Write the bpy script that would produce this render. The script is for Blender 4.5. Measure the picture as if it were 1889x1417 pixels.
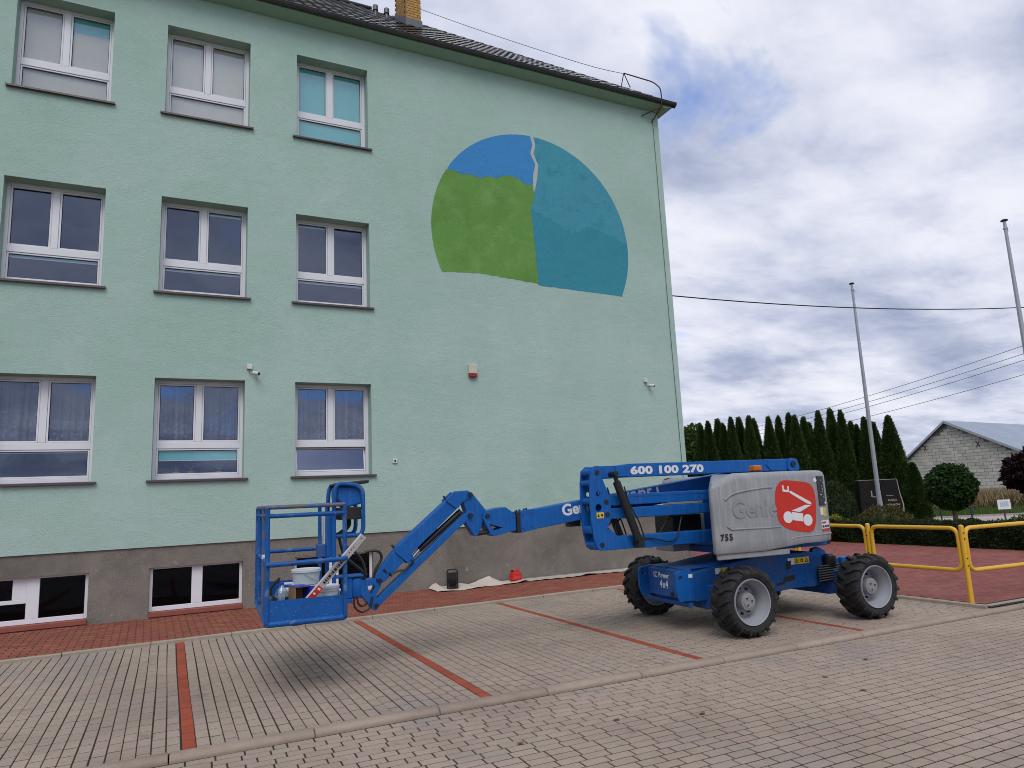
import bpy, bmesh, math, random
import numpy as np
from mathutils import Vector, Matrix, geometry
random.seed(7)
S = bpy.context.scene
COL = S.collection
for o in list(bpy.data.objects):
    bpy.data.objects.remove(o)

# ------------------------------------------------------------------ camera
CAM = Vector((-2.4466, -13.2824, 1.7409))
pitch, roll, yaw = 0.16043, -0.04523, 0.46011
fw = Vector((math.sin(yaw) * math.cos(pitch), math.cos(yaw) * math.cos(pitch), math.sin(pitch)))
rt = Vector((math.cos(yaw), -math.sin(yaw), 0))
up = rt.cross(fw)
r2 = math.cos(roll) * rt + math.sin(roll) * up
u2 = -math.sin(roll) * rt + math.cos(roll) * up
cd = bpy.data.cameras.new('camera')
cam = bpy.data.objects.new('camera', cd)
COL.objects.link(cam)
cam.matrix_world = Matrix(((r2.x, u2.x, -fw.x, CAM.x), (r2.y, u2.y, -fw.y, CAM.y), (r2.z, u2.z, -fw.z, CAM.z), (0, 0, 0, 1)))
cd.sensor_width = 36
cd.lens = 1281.835 / 1889 * 36
cd.clip_start = 0.05
cd.clip_end = 3000
S.camera = cam

# ------------------------------------------------------------------ sky and light
SUN_EL, SUN_AZ = math.radians(52), math.radians(203)          # azimuth from +Y towards +X
W = bpy.data.worlds.new('World')
S.world = W
W.use_nodes = True
nt = W.node_tree
nt.nodes.clear()
def nd(t, ty, **k):
    n = t.nodes.new(ty)
    for a, v in k.items():
        if a.startswith('i_'):
            n.inputs[a[2:].replace('_', ' ')].default_value = v
        else:
            setattr(n, a, v)
    return n
SKY = 0.1
GAP = (-4.44, 0.74, 0)
sky = nd(nt, 'ShaderNodeTexSky', sky_type='NISHITA', sun_disc=False, sun_elevation=SUN_EL, sun_rotation=SUN_AZ)
tc = nd(nt, 'ShaderNodeTexCoord')
sp = nd(nt, 'ShaderNodeSeparateXYZ')
nt.links.new(tc.outputs['Generated'], sp.inputs[0])
def mth(t, op, a, b=None, c=None, clamp=False):
    n = t.nodes.new('ShaderNodeMath'); n.operation = op; n.use_clamp = clamp
    for i, v in enumerate((a, b, c)):
        if v is None: continue
        if isinstance(v, (int, float)): n.inputs[i].default_value = v
        else: t.links.new(v, n.inputs[i])
    return n.outputs[0]
zz = mth(nt, 'ADD', mth(nt, 'MAXIMUM', sp.outputs[2], 0.0), 0.16)
cx = mth(nt, 'DIVIDE', sp.outputs[0], zz)
cy = mth(nt, 'DIVIDE', sp.outputs[1], zz)
cmb = nd(nt, 'ShaderNodeCombineXYZ')
nt.links.new(cx, cmb.inputs[0]); nt.links.new(cy, cmb.inputs[1])
def ramp(t, fac, stops):
    n = t.nodes.new('ShaderNodeValToRGB')
    e = n.color_ramp.elements
    while len(e) < len(stops): e.new(0.5)
    for el, (p, c) in zip(e, stops):
        el.position = p; el.color = (*c, 1) if len(c) == 3 else c
    t.links.new(fac, n.inputs[0])
    return n.outputs[0]
def cl_noise(scale, rot, loc, detail, rough, dist, ns=1.0):
    m_ = nd(nt, 'ShaderNodeMapping'); m_.inputs['Scale'].default_value = scale; m_.inputs['Rotation'].default_value = (0, 0, math.radians(rot)); m_.inputs['Location'].default_value = loc
    nt.links.new(cmb.outputs[0], m_.inputs[0])
    n_ = nd(nt, 'ShaderNodeTexNoise', i_Scale=ns, i_Detail=detail, i_Roughness=rough, i_Distortion=dist); nt.links.new(m_.outputs[0], n_.inputs[0])
    return n_.outputs[0]
big = cl_noise((0.75, 1.05, 1), -30, (3.1, 7.4, 0), 2.5, 0.5, 0.15)
mid = cl_noise((1.5, 2.3, 1), -30, (5.3, 1.2, 0), 5.0, 0.55, 0.25)
fine = cl_noise((4.2, 6.0, 1), -30, (1.3, 2.2, 0), 8.0, 0.62, 0.3)
gapn = cl_noise((0.9, 1.2, 1), 20, GAP, 6.0, 0.55, 0.5)
dens = mth(nt, 'ADD', mth(nt, 'MULTIPLY', big, 0.46), mth(nt, 'ADD', mth(nt, 'MULTIPLY', mid, 0.36), mth(nt, 'MULTIPLY', fine, 0.18)))
k = 1 / SKY
cloud = ramp(nt, dens, [(0.39, (0.29, 0.335, 0.47)), (0.45, (0.42, 0.46, 0.595)), (0.505, (0.57, 0.60, 0.715)), (0.56, (0.70, 0.715, 0.80)), (0.64, (0.79, 0.795, 0.85))])
cs = nd(nt, 'ShaderNodeVectorMath', operation='SCALE'); cs.inputs['Scale'].default_value = k * 1.07
nt.links.new(cloud, cs.inputs[0])
gap = ramp(nt, gapn, [(0.60, (1, 1, 1)), (0.685, (0.10, 0.10, 0.10))])
mx = nd(nt, 'ShaderNodeMix', data_type='RGBA')
nt.links.new(gap, mx.inputs[0])
skc = nd(nt, 'ShaderNodeVectorMath', operation='MULTIPLY'); skc.inputs[1].default_value = (0.9, 1.35, 2.0)
nt.links.new(sky.outputs[0], skc.inputs[0]); nt.links.new(skc.outputs[0], mx.inputs[6]); nt.links.new(cs.outputs[0], mx.inputs[7])
bg = nd(nt, 'ShaderNodeBackground'); bg.inputs[1].default_value = SKY
nt.links.new(mx.outputs[2], bg.inputs[0])
wo = nd(nt, 'ShaderNodeOutputWorld')
nt.links.new(bg.outputs[0], wo.inputs[0])
sl = bpy.data.lights.new('sun', 'SUN'); sl.energy = 1.35; sl.angle = math.radians(34); sl.color = (1, 0.97, 0.93)
sun = bpy.data.objects.new('sun', sl); COL.objects.link(sun)
sd = Vector((math.sin(SUN_AZ) * math.cos(SUN_EL), math.cos(SUN_AZ) * math.cos(SUN_EL), math.sin(SUN_EL)))
sun.rotation_euler = sd.to_track_quat('Z', 'Y').to_euler()
sun.location = sd * 60
vs = S.view_settings
vs.view_transform = 'Standard'; vs.look = 'None'; vs.exposure = 0.15; vs.gamma = 1; vs.use_curve_mapping = False
S.cycles.filter_width = 0.95; S.cycles.max_bounces = 8; S.cycles.transparent_max_bounces = 16; S.cycles.caustics_reflective = False; S.cycles.caustics_refractive = False

# ------------------------------------------------------------------ materials
MAT = {}
def mat(name, col, rough=0.6, metal=0.0, var=0.12, vs_=6.0, bump=0.0, bs=120.0, rnd=0.0, spots=None, spec=0.5, stain=None, coat=0.0, hue=0.0, world=False, streak=None):
    """colour + large noise variation + per-piece variation + optional spots (colour, scale, threshold) + stain + bump"""
    m = bpy.data.materials.new(name); m.use_nodes = True
    t = m.node_tree; p = t.nodes['Principled BSDF']
    tcn = nd(t, 'ShaderNodeTexCoord'); V = tcn.outputs['Object']
    if world: V = nd(t, 'ShaderNodeNewGeometry').outputs['Position']
    rgb = nd(t, 'ShaderNodeRGB'); rgb.outputs[0].default_value = (*col, 1)
    c = rgb.outputs[0]
    def scale(c, f):
        h = nd(t, 'ShaderNodeHueSaturation'); t.links.new(f, h.inputs['Value']); t.links.new(c, h.inputs['Color']); return h.outputs[0]
    def mixc(c, f, colr):
        mxx = nd(t, 'ShaderNodeMix', data_type='RGBA'); t.links.new(f, mxx.inputs[0]); t.links.new(c, mxx.inputs[6]); mxx.inputs[7].default_value = (*colr, 1); return mxx.outputs[2]
    if var:
        n = nd(t, 'ShaderNodeTexNoise', i_Scale=vs_, i_Detail=6.0, i_Roughness=0.65); t.links.new(V, n.inputs[0])
        c = scale(c, mth(t, 'MULTIPLY_ADD', n.outputs[0], 2 * var * 1.6, 1 - var * 1.6))
    if rnd:
        oi = nd(t, 'ShaderNodeObjectInfo'); ge = nd(t, 'ShaderNodeNewGeometry')
        r = mth(t, 'FRACT', mth(t, 'ADD', oi.outputs['Random'], ge.outputs['Random Per Island']))
        c = scale(c, mth(t, 'MULTIPLY_ADD', r, 2 * rnd, 1 - rnd))
        if hue:
            r3 = mth(t, 'FRACT', mth(t, 'MULTIPLY', r, 7.31))
            h = nd(t, 'ShaderNodeHueSaturation'); t.links.new(c, h.inputs['Color'])
            t.links.new(mth(t, 'MULTIPLY_ADD', r3, 2 * hue, 0.5 - hue), h.inputs['Hue'])
            c = h.outputs[0]
    for s in (stain or []):
        colr, sc, lo, hi, amt = s
        n = nd(t, 'ShaderNodeTexNoise', i_Scale=sc, i_Detail=7.0, i_Roughness=0.62, i_Distortion=0.4)
        t.links.new(V, n.inputs[0])
        f = nd(t, 'ShaderNodeMapRange'); f.inputs[1].default_value = lo; f.inputs[2].default_value = hi; f.inputs[4].default_value = amt
        t.links.new(n.outputs[0], f.inputs[0])
        c = mixc(c, f.outputs[0], colr)
    if streak:                                   # run-off streaks down the panel
        colr, lo, hi, amt = streak
        mpv = nd(t, 'ShaderNodeMapping'); mpv.inputs['Scale'].default_value = (34, 34, 1.6); t.links.new(V, mpv.inputs[0])
        n = nd(t, 'ShaderNodeTexNoise', i_Scale=1.0, i_Detail=5.0, i_Roughness=0.6); t.links.new(mpv.outputs[0], n.inputs[0])
        f = nd(t, 'ShaderNodeMapRange'); f.inputs[1].default_value = lo; f.inputs[2].default_value = hi; f.inputs[4].default_value = amt
        t.links.new(n.outputs[0], f.inputs[0]); c = mixc(c, f.outputs[0], colr)
    for s in (spots or []):
        colr, sc, th, amt = s
        v = nd(t, 'ShaderNodeTexVoronoi', i_Scale=sc); t.links.new(V, v.inputs[0])
        f = nd(t, 'ShaderNodeMapRange'); f.inputs[1].default_value = th; f.inputs[2].default_value = th * 0.6; f.inputs[3].default_value = 0; f.inputs[4].default_value = amt
        t.links.new(v.outputs['Distance'], f.inputs[0])
        c = mixc(c, f.outputs[0], colr)
    t.links.new(c, p.inputs['Base Color'])
    p.inputs['Roughness'].default_value = rough; p.inputs['Metallic'].default_value = metal
    p.inputs['Specular IOR Level'].default_value = spec; p.inputs['Coat Weight'].default_value = coat
    if var and rough < 0.7:
        nr = nd(t, 'ShaderNodeTexNoise', i_Scale=vs_ * 2.3, i_Detail=5.0); t.links.new(V, nr.inputs[0])
        t.links.new(mth(t, 'MULTIPLY_ADD', nr.outputs[0], 0.3, rough - 0.15, clamp=True), p.inputs['Roughness'])
    if bump:
        n = nd(t, 'ShaderNodeTexNoise', i_Scale=bs, i_Detail=4.0, i_Roughness=0.6); t.links.new(V, n.inputs[0])
        b = nd(t, 'ShaderNodeBump'); b.inputs['Strength'].default_value = bump; b.inputs['Distance'].default_value = 0.01
        t.links.new(n.outputs[0], b.inputs['Height']); t.links.new(b.outputs[0], p.inputs['Normal'])
    MAT[name] = m
    return m

def stucco(name, col, painted=False, cov=None):
    m = mat(name, col, rough=0.88, var=0.045, vs_=0.55, spec=0.25, stain=cov)
    t = m.node_tree; p = t.nodes['Principled BSDF']
    tcn = nd(t, 'ShaderNodeTexCoord')
    ms = nd(t, 'ShaderNodeMapping'); ms.inputs['Scale'].default_value = (1, 1, 1.35); t.links.new(tcn.outputs['Object'], ms.inputs[0])
    a = nd(t, 'ShaderNodeTexNoise', i_Scale=42.0, i_Detail=6.0, i_Roughness=0.75); t.links.new(ms.outputs[0], a.inputs[0])
    b2 = nd(t, 'ShaderNodeTexNoise', i_Scale=3.2, i_Detail=4.0, i_Roughness=0.6); t.links.new(ms.outputs[0], b2.inputs[0])
    hsum = mth(t, 'ADD', a.outputs[0], mth(t, 'MULTIPLY', b2.outputs[0], 0.8))
    b = nd(t, 'ShaderNodeBump'); b.inputs['Strength'].default_value = 0.85; b.inputs['Distance'].default_value = 0.02
    t.links.new(hsum, b.inputs['Height']); t.links.new(b.outputs[0], p.inputs['Normal'])
    return m
stucco('mint', (0.430, 0.585, 0.522), cov=[((0.345, 0.505, 0.430), 0.33, 0.42, 0.70, 0.75), ((0.50, 0.61, 0.575), 1.1, 0.52, 0.74, 0.5), ((0.33, 0.49, 0.42), 5.0, 0.55, 0.76, 0.4), ((0.30, 0.45, 0.385), 45, 0.52, 0.72, 0.45)])
stucco('paint_green', (0.145, 0.325, 0.072), cov=[((0.22, 0.40, 0.13), 2.2, 0.48, 0.75, 0.8), ((0.10, 0.24, 0.05), 0.9, 0.5, 0.7, 0.6), ((0.21, 0.36, 0.10), 12, .55, .7, .5)])
stucco('paint_sky', (0.060, 0.275, 0.61), cov=[((0.06, 0.28, 0.62), 2.0, 0.5, 0.75, 0.6), ((0.03, 0.19, 0.5), 10, .55, .72, .5)])
stucco('paint_teal', (0.072, 0.325, 0.43), cov=[((0.06, 0.30, 0.41), 1.6, 0.5, 0.7, 0.6), ((0.03, 0.215, 0.31), 3.5, .52, .72, .6), ((0.035, 0.22, 0.31), 12, .55, .72, .5)])
stucco('paint_teal_dark', (0.050, 0.285, 0.375), cov=[((0.045, 0.255, 0.355), 1.8, 0.46, 0.66, 0.8), ((0.022, 0.18, 0.26), 11, .55, .72, .5)])
stucco('paint_white', (0.50, 0.54, 0.52))
mat('plinth', (0.200, 0.180, 0.156), rough=0.9, var=0.28, vs_=3.5, bump=0.9, bs=150, spots=[((0.40, 0.37, 0.32), 80, 0.36, 0.7), ((0.045, 0.04, 0.035), 105, 0.33, 0.75)],
    stain=[((0.29, 0.255, 0.21), 0.8, 0.50, 0.72, 0.75), ((0.07, 0.062, 0.05), 0.6, 0.52, 0.78, 0.7), ((0.33, 0.26, 0.21), 4.5, 0.60, 0.72, 0.6), ((0.42, 0.39, 0.35), 11, 0.66, 0.70, 0.7)])
mat('pvc', (0.74, 0.74, 0.78), rough=0.35, var=0.03)
mat('sill', (0.060, 0.038, 0.042), rough=0.45, var=0.15)
mat('sill_red', (0.27, 0.075, 0.05), rough=0.6, var=0.15)
mat('blind_aqua', (0.19, 0.66, 0.58), rough=0.8, var=0.05)
mat('blind_beige', (0.80, 0.74, 0.57), rough=0.8, var=0.05)
mat('interior', (0.035, 0.034, 0.036), rough=0.9, var=0.1)
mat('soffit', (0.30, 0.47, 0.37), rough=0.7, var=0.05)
mat('gutter', (0.06, 0.062, 0.066), rough=0.28, var=0.1)
mat('tile', (0.020, 0.021, 0.026), rough=0.22, var=0.2, rnd=0.2)
mat('flashing', (0.13, 0.135, 0.14), rough=0.45, metal=0.4, var=0.2)
mat('chimney_brick', (0.44, 0.24, 0.055), rough=0.7, var=0.15, rnd=0.18)
mat('mortar', (0.10, 0.07, 0.04), rough=0.9)
mat('rust', (0.085, 0.03, 0.022), rough=0.8, var=0.3)
mat('cable_black', (0.012, 0.012, 0.013), rough=0.5, var=0)
mat('cable_grey', (0.09, 0.13, 0.12), rough=0.6, var=0)
mat('galv', (0.40, 0.41, 0.44), rough=0.4, metal=0.55, var=0.12)
GS = [((0.185, 0.145, 0.118), 0.45, 0.48, 0.72, 0.55), ((0.255, 0.24, 0.23), 0.8, 0.56, 0.70, 0.75), ((0.12, 0.10, 0.085), 2.6, 0.60, 0.76, 0.6), ((0.20, 0.17, 0.15), 9, .62, .74, .5)]
mat('paver_grey', (0.360, 0.287, 0.232), rough=0.9, var=0.12, vs_=30, rnd=0.055, hue=0.01, bump=0.5, bs=260, spec=0.2, world=True, stain=GS,
    spots=[((0.40, 0.34, 0.30), 170, 0.25, 0.5), ((0.15, 0.13, 0.11), 140, 0.22, 0.5)])
mat('paver_mark', (0.33, 0.075, 0.042), rough=0.9, var=0.12, vs_=25, rnd=0.12, bump=0.5, bs=260, spec=0.2, world=True, stain=[((0.22, 0.07, 0.05), 3, .5, .75, .6)])
mat('paver_red', (0.255, 0.088, 0.058), rough=0.9, var=0.14, vs_=20, rnd=0.16, hue=0.012, bump=0.5, bs=260, spec=0.2, world=True, stain=[((0.21, 0.075, 0.055), 1.3, .5, .75, .7)])
mat('paver_plum', (0.225, 0.072, 0.058), rough=0.85, var=0.14, vs_=20, rnd=0.14, hue=0.01, bump=0.5, bs=260, spec=0.3, world=True, stain=[((0.30, 0.13, 0.11), .7, .5, .75, .6), ((0.12, 0.045, 0.04), 1.9, .55, .8, .6)])
mat('joint', (0.022, 0.016, 0.012), rough=0.95, var=0.25, vs_=12)
mat('kerb', (0.36, 0.288, 0.228), rough=0.9, var=0.14, vs_=9, rnd=0.05, bump=0.7, bs=200, spec=0.2, world=True, stain=GS[:1] + [((0.15, 0.12, 0.095), 4, .6, .8, .6)], spots=[((0.43, 0.38, 0.33), 150, 0.25, 0.5), ((0.16, 0.13, 0.11), 130, 0.24, 0.6)])
mat('edging', (0.37, 0.32, 0.255), rough=0.9, var=0.14, vs_=9, rnd=0.06, bump=0.6, bs=200, spec=0.2, world=True, stain=[((0.2, 0.16, 0.12), 3, .55, .8, .6)])
mat('lawn', (0.052, 0.085, 0.016), rough=0.95, var=0.35, vs_=1.2, bump=0.8, bs=14, spec=0.1)
mat('path', (0.36, 0.31, 0.29), rough=0.9, var=0.1, vs_=1.5)
mat('blue', (0.003, 0.098, 0.37), rough=0.5, spec=0.3, streak=((0.035, 0.14, 0.36), .54, .70, .6), var=0.14, vs_=3.0, spots=[((0.16, 0.30, 0.52), 22, 0.055, 0.8)], stain=[((0.002, 0.065, 0.25), 2.2, 0.52, 0.78, 0.7), ((0.05, 0.13, 0.30), 9, .60, .76, .7), ((0.10, 0.11, 0.12), 5, .60, .78, .45), ((0.02, 0.03, 0.05), 18, .66, .72, .6)])
mat('blue_worn', (0.004, 0.085, 0.31), spec=0.3, rough=0.52, var=0.2, vs_=6.0, spots=[((0.5, 0.52, 0.55), 34, 0.11, 0.9), ((0.10, 0.045, 0.03), 15, 0.12, 0.85)], stain=[((0.13, 0.22, 0.36), 7, 0.56, 0.72, 0.75), ((0.004, 0.05, 0.2), 4, .5, .7, .7)])
mat('blue_chassis', (0.003, 0.078, 0.29), rough=0.55, streak=((0.10, 0.09, 0.085), .56, .72, .5), spec=0.3, var=0.18, vs_=4, stain=[((0.13, 0.105, 0.085), 2.4, .52, .78, .55), ((0.02, 0.025, 0.03), 7, .60, .72, .7), ((0.05, 0.13, 0.28), 12, .60, .72, .6)], spots=[((0.3, .3, .3), 28, .06, .7)])
mat('blue_dusty', (0.008, 0.075, 0.29), rough=0.6, var=0.2, vs_=4, stain=[((0.10, 0.14, 0.16), 3.0, 0.5, 0.8, 0.7)])
mat('rail_dirty', (0.10, 0.105, 0.14), rough=0.6, var=0.3, vs_=14, stain=[((0.012, 0.10, 0.36), 9, 0.52, 0.6, 0.9), ((0.19, 0.11, 0.075), 16, 0.55, 0.65, 0.9)], spots=[((0.5, 0.5, 0.5), 30, 0.12, 0.7)])
mat('cover_grey', (0.245, 0.252, 0.268), rough=0.5, streak=((0.34, 0.34, 0.34), .50, .68, .75), var=0.1, vs_=2.4, stain=[((0.35, 0.35, 0.36), 1.6, 0.50, 0.72, 0.75), ((0.22, 0.22, 0.22), 5, 0.58, 0.76, 0.6), ((0.16, 0.15, 0.14), 16, .66, .72, .6)], spots=[((0.15, .14, .13), 22, .05, .7)])
mat('black', (0.012, 0.012, 0.013), rough=0.45, var=0.2, vs_=8)
mat('black_matt', (0.018, 0.017, 0.017), rough=0.8, var=0.2, vs_=8)
mat('rubber', (0.012, 0.0115, 0.0115), rough=0.75, var=0.3, vs_=7, stain=[((0.07, 0.06, 0.05), 6, 0.53, 0.76, 0.5)], bump=0.4, bs=60)
mat('rim', (0.29, 0.30, 0.33), rough=0.42, var=0.1, vs_=8, stain=[((0.22, 0.21, 0.20), 6, 0.58, 0.8, 0.6)])
mat('hub', (0.25, 0.25, 0.26), rough=0.5, var=0.2, vs_=20)
mat('decal_red', (0.54, 0.022, 0.009), rough=0.4, var=0.05, spots=[((0.62, 0.35, 0.28), 30, 0.10, 0.7)], stain=[((0.55, 0.16, 0.09), 18, 0.62, 0.75, 0.7)])
mat('decal_white', (0.70, 0.70, 0.72), rough=0.4, var=0.05)
mat('decal_yellow', (0.62, 0.46, 0.03), rough=0.45, var=0.1)
mat('decal_faint', (0.42, 0.52, 0.58), rough=0.5, var=0.3, vs_=25)
mat('beacon', (0.55, 0.13, 0.01), rough=0.25, var=0.1)
mat('chrome', (0.6, 0.6, 0.6), rough=0.2, metal=1, var=0.05)
mat('alu', (0.52, 0.51, 0.50), rough=0.45, metal=0.5, var=0.1, vs_=15)
mat('white_plastic', (0.62, 0.63, 0.63), rough=0.4, var=0.08)
mat('bucket', (0.55, 0.60, 0.62), rough=0.4, var=0.1, stain=[((0.15, 0.45, 0.42), 14, 0.6, 0.64, 0.8)])
mat('bucket_lid', (0.60, 0.64, 0.68), rough=0.35, var=0.12, stain=[((0.25, 0.50, 0.50), 9, 0.58, 0.66, 0.7)])
mat('cardboard', (0.30, 0.17, 0.085), rough=0.85, var=0.12)
mat('box_blue', (0.02, 0.035, 0.50), rough=0.4, var=0.1)
mat('siren', (0.58, 0.53, 0.42), rough=0.5, var=0.06)
mat('siren_red', (0.26, 0.012, 0.012), rough=0.25, var=0.05)
mat('can_red', (0.55, 0.018, 0.015), rough=0.35, var=0.1)
mat('paper', (0.58, 0.50, 0.43), rough=0.85, var=0.1, vs_=3, stain=[((0.10, 0.48, 0.36), 2.1, 0.62, 0.68, 0.9)])
mat('sheet_grey', (0.44, 0.41, 0.36), rough=0.85, var=0.1, vs_=3)
mat('yellow', (0.70, 0.39, 0.026), rough=0.42, var=0.1, vs_=5, spots=[((0.16, 0.08, 0.03), 13, .075, .8)], stain=[((0.42, 0.22, 0.03), 6, 0.62, 0.8, 0.6)])
mat('stone', (0.007, 0.006, 0.006), spec=0.2, rough=0.6, var=0.3, vs_=3, stain=[((0.03, 0.016, 0.014), 2.5, 0.5, 0.75, 0.7)])
mat('stone_edge', (0.30, 0.27, 0.23), rough=0.8, var=0.2)
mat('gold', (0.45, 0.38, 0.20), rough=0.5, var=0.1)
mat('block', (0.48, 0.455, 0.415), rough=0.9, var=0.12, vs_=1.5, rnd=0.14, bump=0.4, bs=40)
mat('block_mortar', (0.19, 0.18, 0.17), rough=0.9)
mat('metal_roof', (0.26, 0.31, 0.39), rough=0.35, metal=0.2, var=0.12, vs_=0.6, stain=[((0.34, 0.39, 0.47), 0.5, 0.5, 0.7, 0.6)])
mat('bark', (0.16, 0.11, 0.075), rough=0.9, var=0.25, vs_=9, bump=0.8, bs=40)
mat('dark_green_metal', (0.012, 0.035, 0.03), rough=0.4, var=0.1)
mat('soil', (0.055, 0.035, 0.025), rough=0.95, var=0.3)
mat('leaf_dead', (0.20, 0.075, 0.03), rough=0.8, var=0.3, vs_=60)
mat('terracotta', (0.35, 0.30, 0.04), rough=0.6, var=0.1)

def foliage(name, col, var=0.35, trans=0.25, hue=0.02):
    m = bpy.data.materials.new(name); m.use_nodes = True
    t = m.node_tree; t.nodes.clear()
    ge = nd(t, 'ShaderNodeNewGeometry'); oi = nd(t, 'ShaderNodeObjectInfo')
    tcn = nd(t, 'ShaderNodeTexCoord')
    n = nd(t, 'ShaderNodeTexNoise', i_Scale=2.2, i_Detail=3.0); t.links.new(tcn.outputs['Object'], n.inputs[0])
    r = mth(t, 'ADD', mth(t, 'MULTIPLY', ge.outputs['Random Per Island'], 0.55), mth(t, 'ADD', mth(t, 'MULTIPLY', n.outputs[0], 0.6), mth(t, 'MULTIPLY_ADD', oi.outputs['Random'], 0.3, -0.15)))
    h = nd(t, 'ShaderNodeHueSaturation'); h.inputs['Color'].default_value = (*col, 1)
    t.links.new(mth(t, 'MULTIPLY_ADD', r, 2 * var * 1.5, 1 - var * 1.5), h.inputs['Value'])
    t.links.new(mth(t, 'MULTIPLY_ADD', mth(t, 'FRACT', mth(t, 'MULTIPLY', ge.outputs['Random Per Island'], 5.7)), 2 * hue, 0.5 - hue), h.inputs['Hue'])
    d = nd(t, 'ShaderNodeBsdfPrincipled'); d.inputs['Roughness'].default_value = 0.6; d.inputs['Specular IOR Level'].default_value = 0.25
    tr = nd(t, 'ShaderNodeBsdfTranslucent'); ms = nd(t, 'ShaderNodeMixShader'); ms.inputs[0].default_value = trans
    t.links.new(h.outputs[0], d.inputs['Base Color']); t.links.new(h.outputs[0], tr.inputs[0])
    t.links.new(d.outputs[0], ms.inputs[1]); t.links.new(tr.outputs[0], ms.inputs[2])
    o = nd(t, 'ShaderNodeOutputMaterial'); t.links.new(ms.outputs[0], o.inputs[0])
    MAT[name] = m
foliage('thuja', (0.040, 0.074, 0.017), var=0.42); foliage('yew', (0.030, 0.048, 0.016)); foliage('maple', (0.026, 0.062, 0.014)); foliage('purple', (0.022, 0.006, 0.009))
foliage('bush_bronze', (0.095, 0.090, 0.028), hue=0.04); foliage('golden', (0.20, 0.19, 0.02)); foliage('limetree', (0.05, 0.095, 0.02)); foliage('dry', (0.23, 0.17, 0.09), trans=0.2); foliage('grassleaf', (0.06, 0.105, 0.018))
foliage('pink_flower', (0.45, 0.06, 0.12)); foliage('houseplant', (0.12, 0.18, 0.03))

def glassmat(name, tint, base=0.075):
    m = bpy.data.materials.new(name); m.use_nodes = True
    t = m.node_tree; t.nodes.clear()
    lw = nd(t, 'ShaderNodeLayerWeight'); lw.inputs[0].default_value = 0.5
    f = mth(t, 'MULTIPLY_ADD', mth(t, 'POWER', lw.outputs['Facing'], 3.0), 0.75, base, clamp=True)
    tcn = nd(t, 'ShaderNodeTexCoord'); n = nd(t, 'ShaderNodeTexNoise', i_Scale=0.8, i_Detail=1.0); t.links.new(tcn.outputs['Object'], n.inputs[0])
    b = nd(t, 'ShaderNodeBump'); b.inputs['Strength'].default_value = 0.3; b.inputs['Distance'].default_value = 0.05; t.links.new(n.outputs[0], b.inputs['Height'])
    g = nd(t, 'ShaderNodeBsdfGlossy'); g.inputs['Roughness'].default_value = 0.01; g.inputs['Color'].default_value = (0.66, 0.75, 1.0, 1); t.links.new(b.outputs[0], g.inputs['Normal'])
    tr = nd(t, 'ShaderNodeBsdfTransparent'); tr.inputs[0].default_value = (*tint, 1)
    ms = nd(t, 'ShaderNodeMixShader'); t.links.new(f, ms.inputs[0]); t.links.new(tr.outputs[0], ms.inputs[1]); t.links.new(g.outputs[0], ms.inputs[2])
    o = nd(t, 'ShaderNodeOutputMaterial'); t.links.new(ms.outputs[0], o.inputs[0]); MAT[name] = m
glassmat('glass', (0.93, 0.95, 0.97), 0.088); glassmat('glass_tilt', (0.5, 0.55, 0.65), 0.22); glassmat('glass_dark', (0.4, 0.42, 0.45), 0.02); glassmat('bottle_clear', (0.86, 0.92, 0.95), 0.10)
def lacemat():
    m = bpy.data.materials.new('lace'); m.use_nodes = True
    t = m.node_tree; t.nodes.clear()
    tcn = nd(t, 'ShaderNodeTexCoord')
    v = nd(t, 'ShaderNodeTexVoronoi', i_Scale=13.0); t.links.new(tcn.outputs['Object'], v.inputs[0])
    mf = nd(t, 'ShaderNodeMapping'); mf.inputs['Scale'].default_value = (17, 1, 0.35); t.links.new(tcn.outputs['Object'], mf.inputs[0])
    n = nd(t, 'ShaderNodeTexNoise', i_Scale=1.0, i_Detail=3.0); t.links.new(mf.outputs[0], n.inputs[0])
    sp_ = nd(t, 'ShaderNodeSeparateXYZ'); t.links.new(tcn.outputs['Object'], sp_.inputs[0])
    low = nd(t, 'ShaderNodeMapRange'); low.inputs[1].default_value = 3.75; low.inputs[2].default_value = 2.95; t.links.new(sp_.outputs[2], low.inputs[0])
    lacep = nd(t, 'ShaderNodeMapRange'); lacep.inputs[1].default_value = 0.42; lacep.inputs[2].default_value = 0.2; lacep.inputs[4].default_value = 0.22; t.links.new(v.outputs['Distance'], lacep.inputs[0])
    f = mth(t, 'ADD', mth(t, 'MULTIPLY', lacep.outputs[0], low.outputs[0]), mth(t, 'MULTIPLY_ADD', n.outputs[0], 0.55, -0.06), clamp=True)
    d = nd(t, 'ShaderNodeBsdfDiffuse'); d.inputs[0].default_value = (0.62, 0.63, 0.68, 1)
    tr = nd(t, 'ShaderNodeBsdfTransparent')
    ms = nd(t, 'ShaderNodeMixShader'); t.links.new(f, ms.inputs[0]); t.links.new(tr.outputs[0], ms.inputs[1]); t.links.new(d.outputs[0], ms.inputs[2])
    o = nd(t, 'ShaderNodeOutputMaterial'); t.links.new(ms.outputs[0], o.inputs[0]); MAT['lace'] = m
lacemat()

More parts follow.
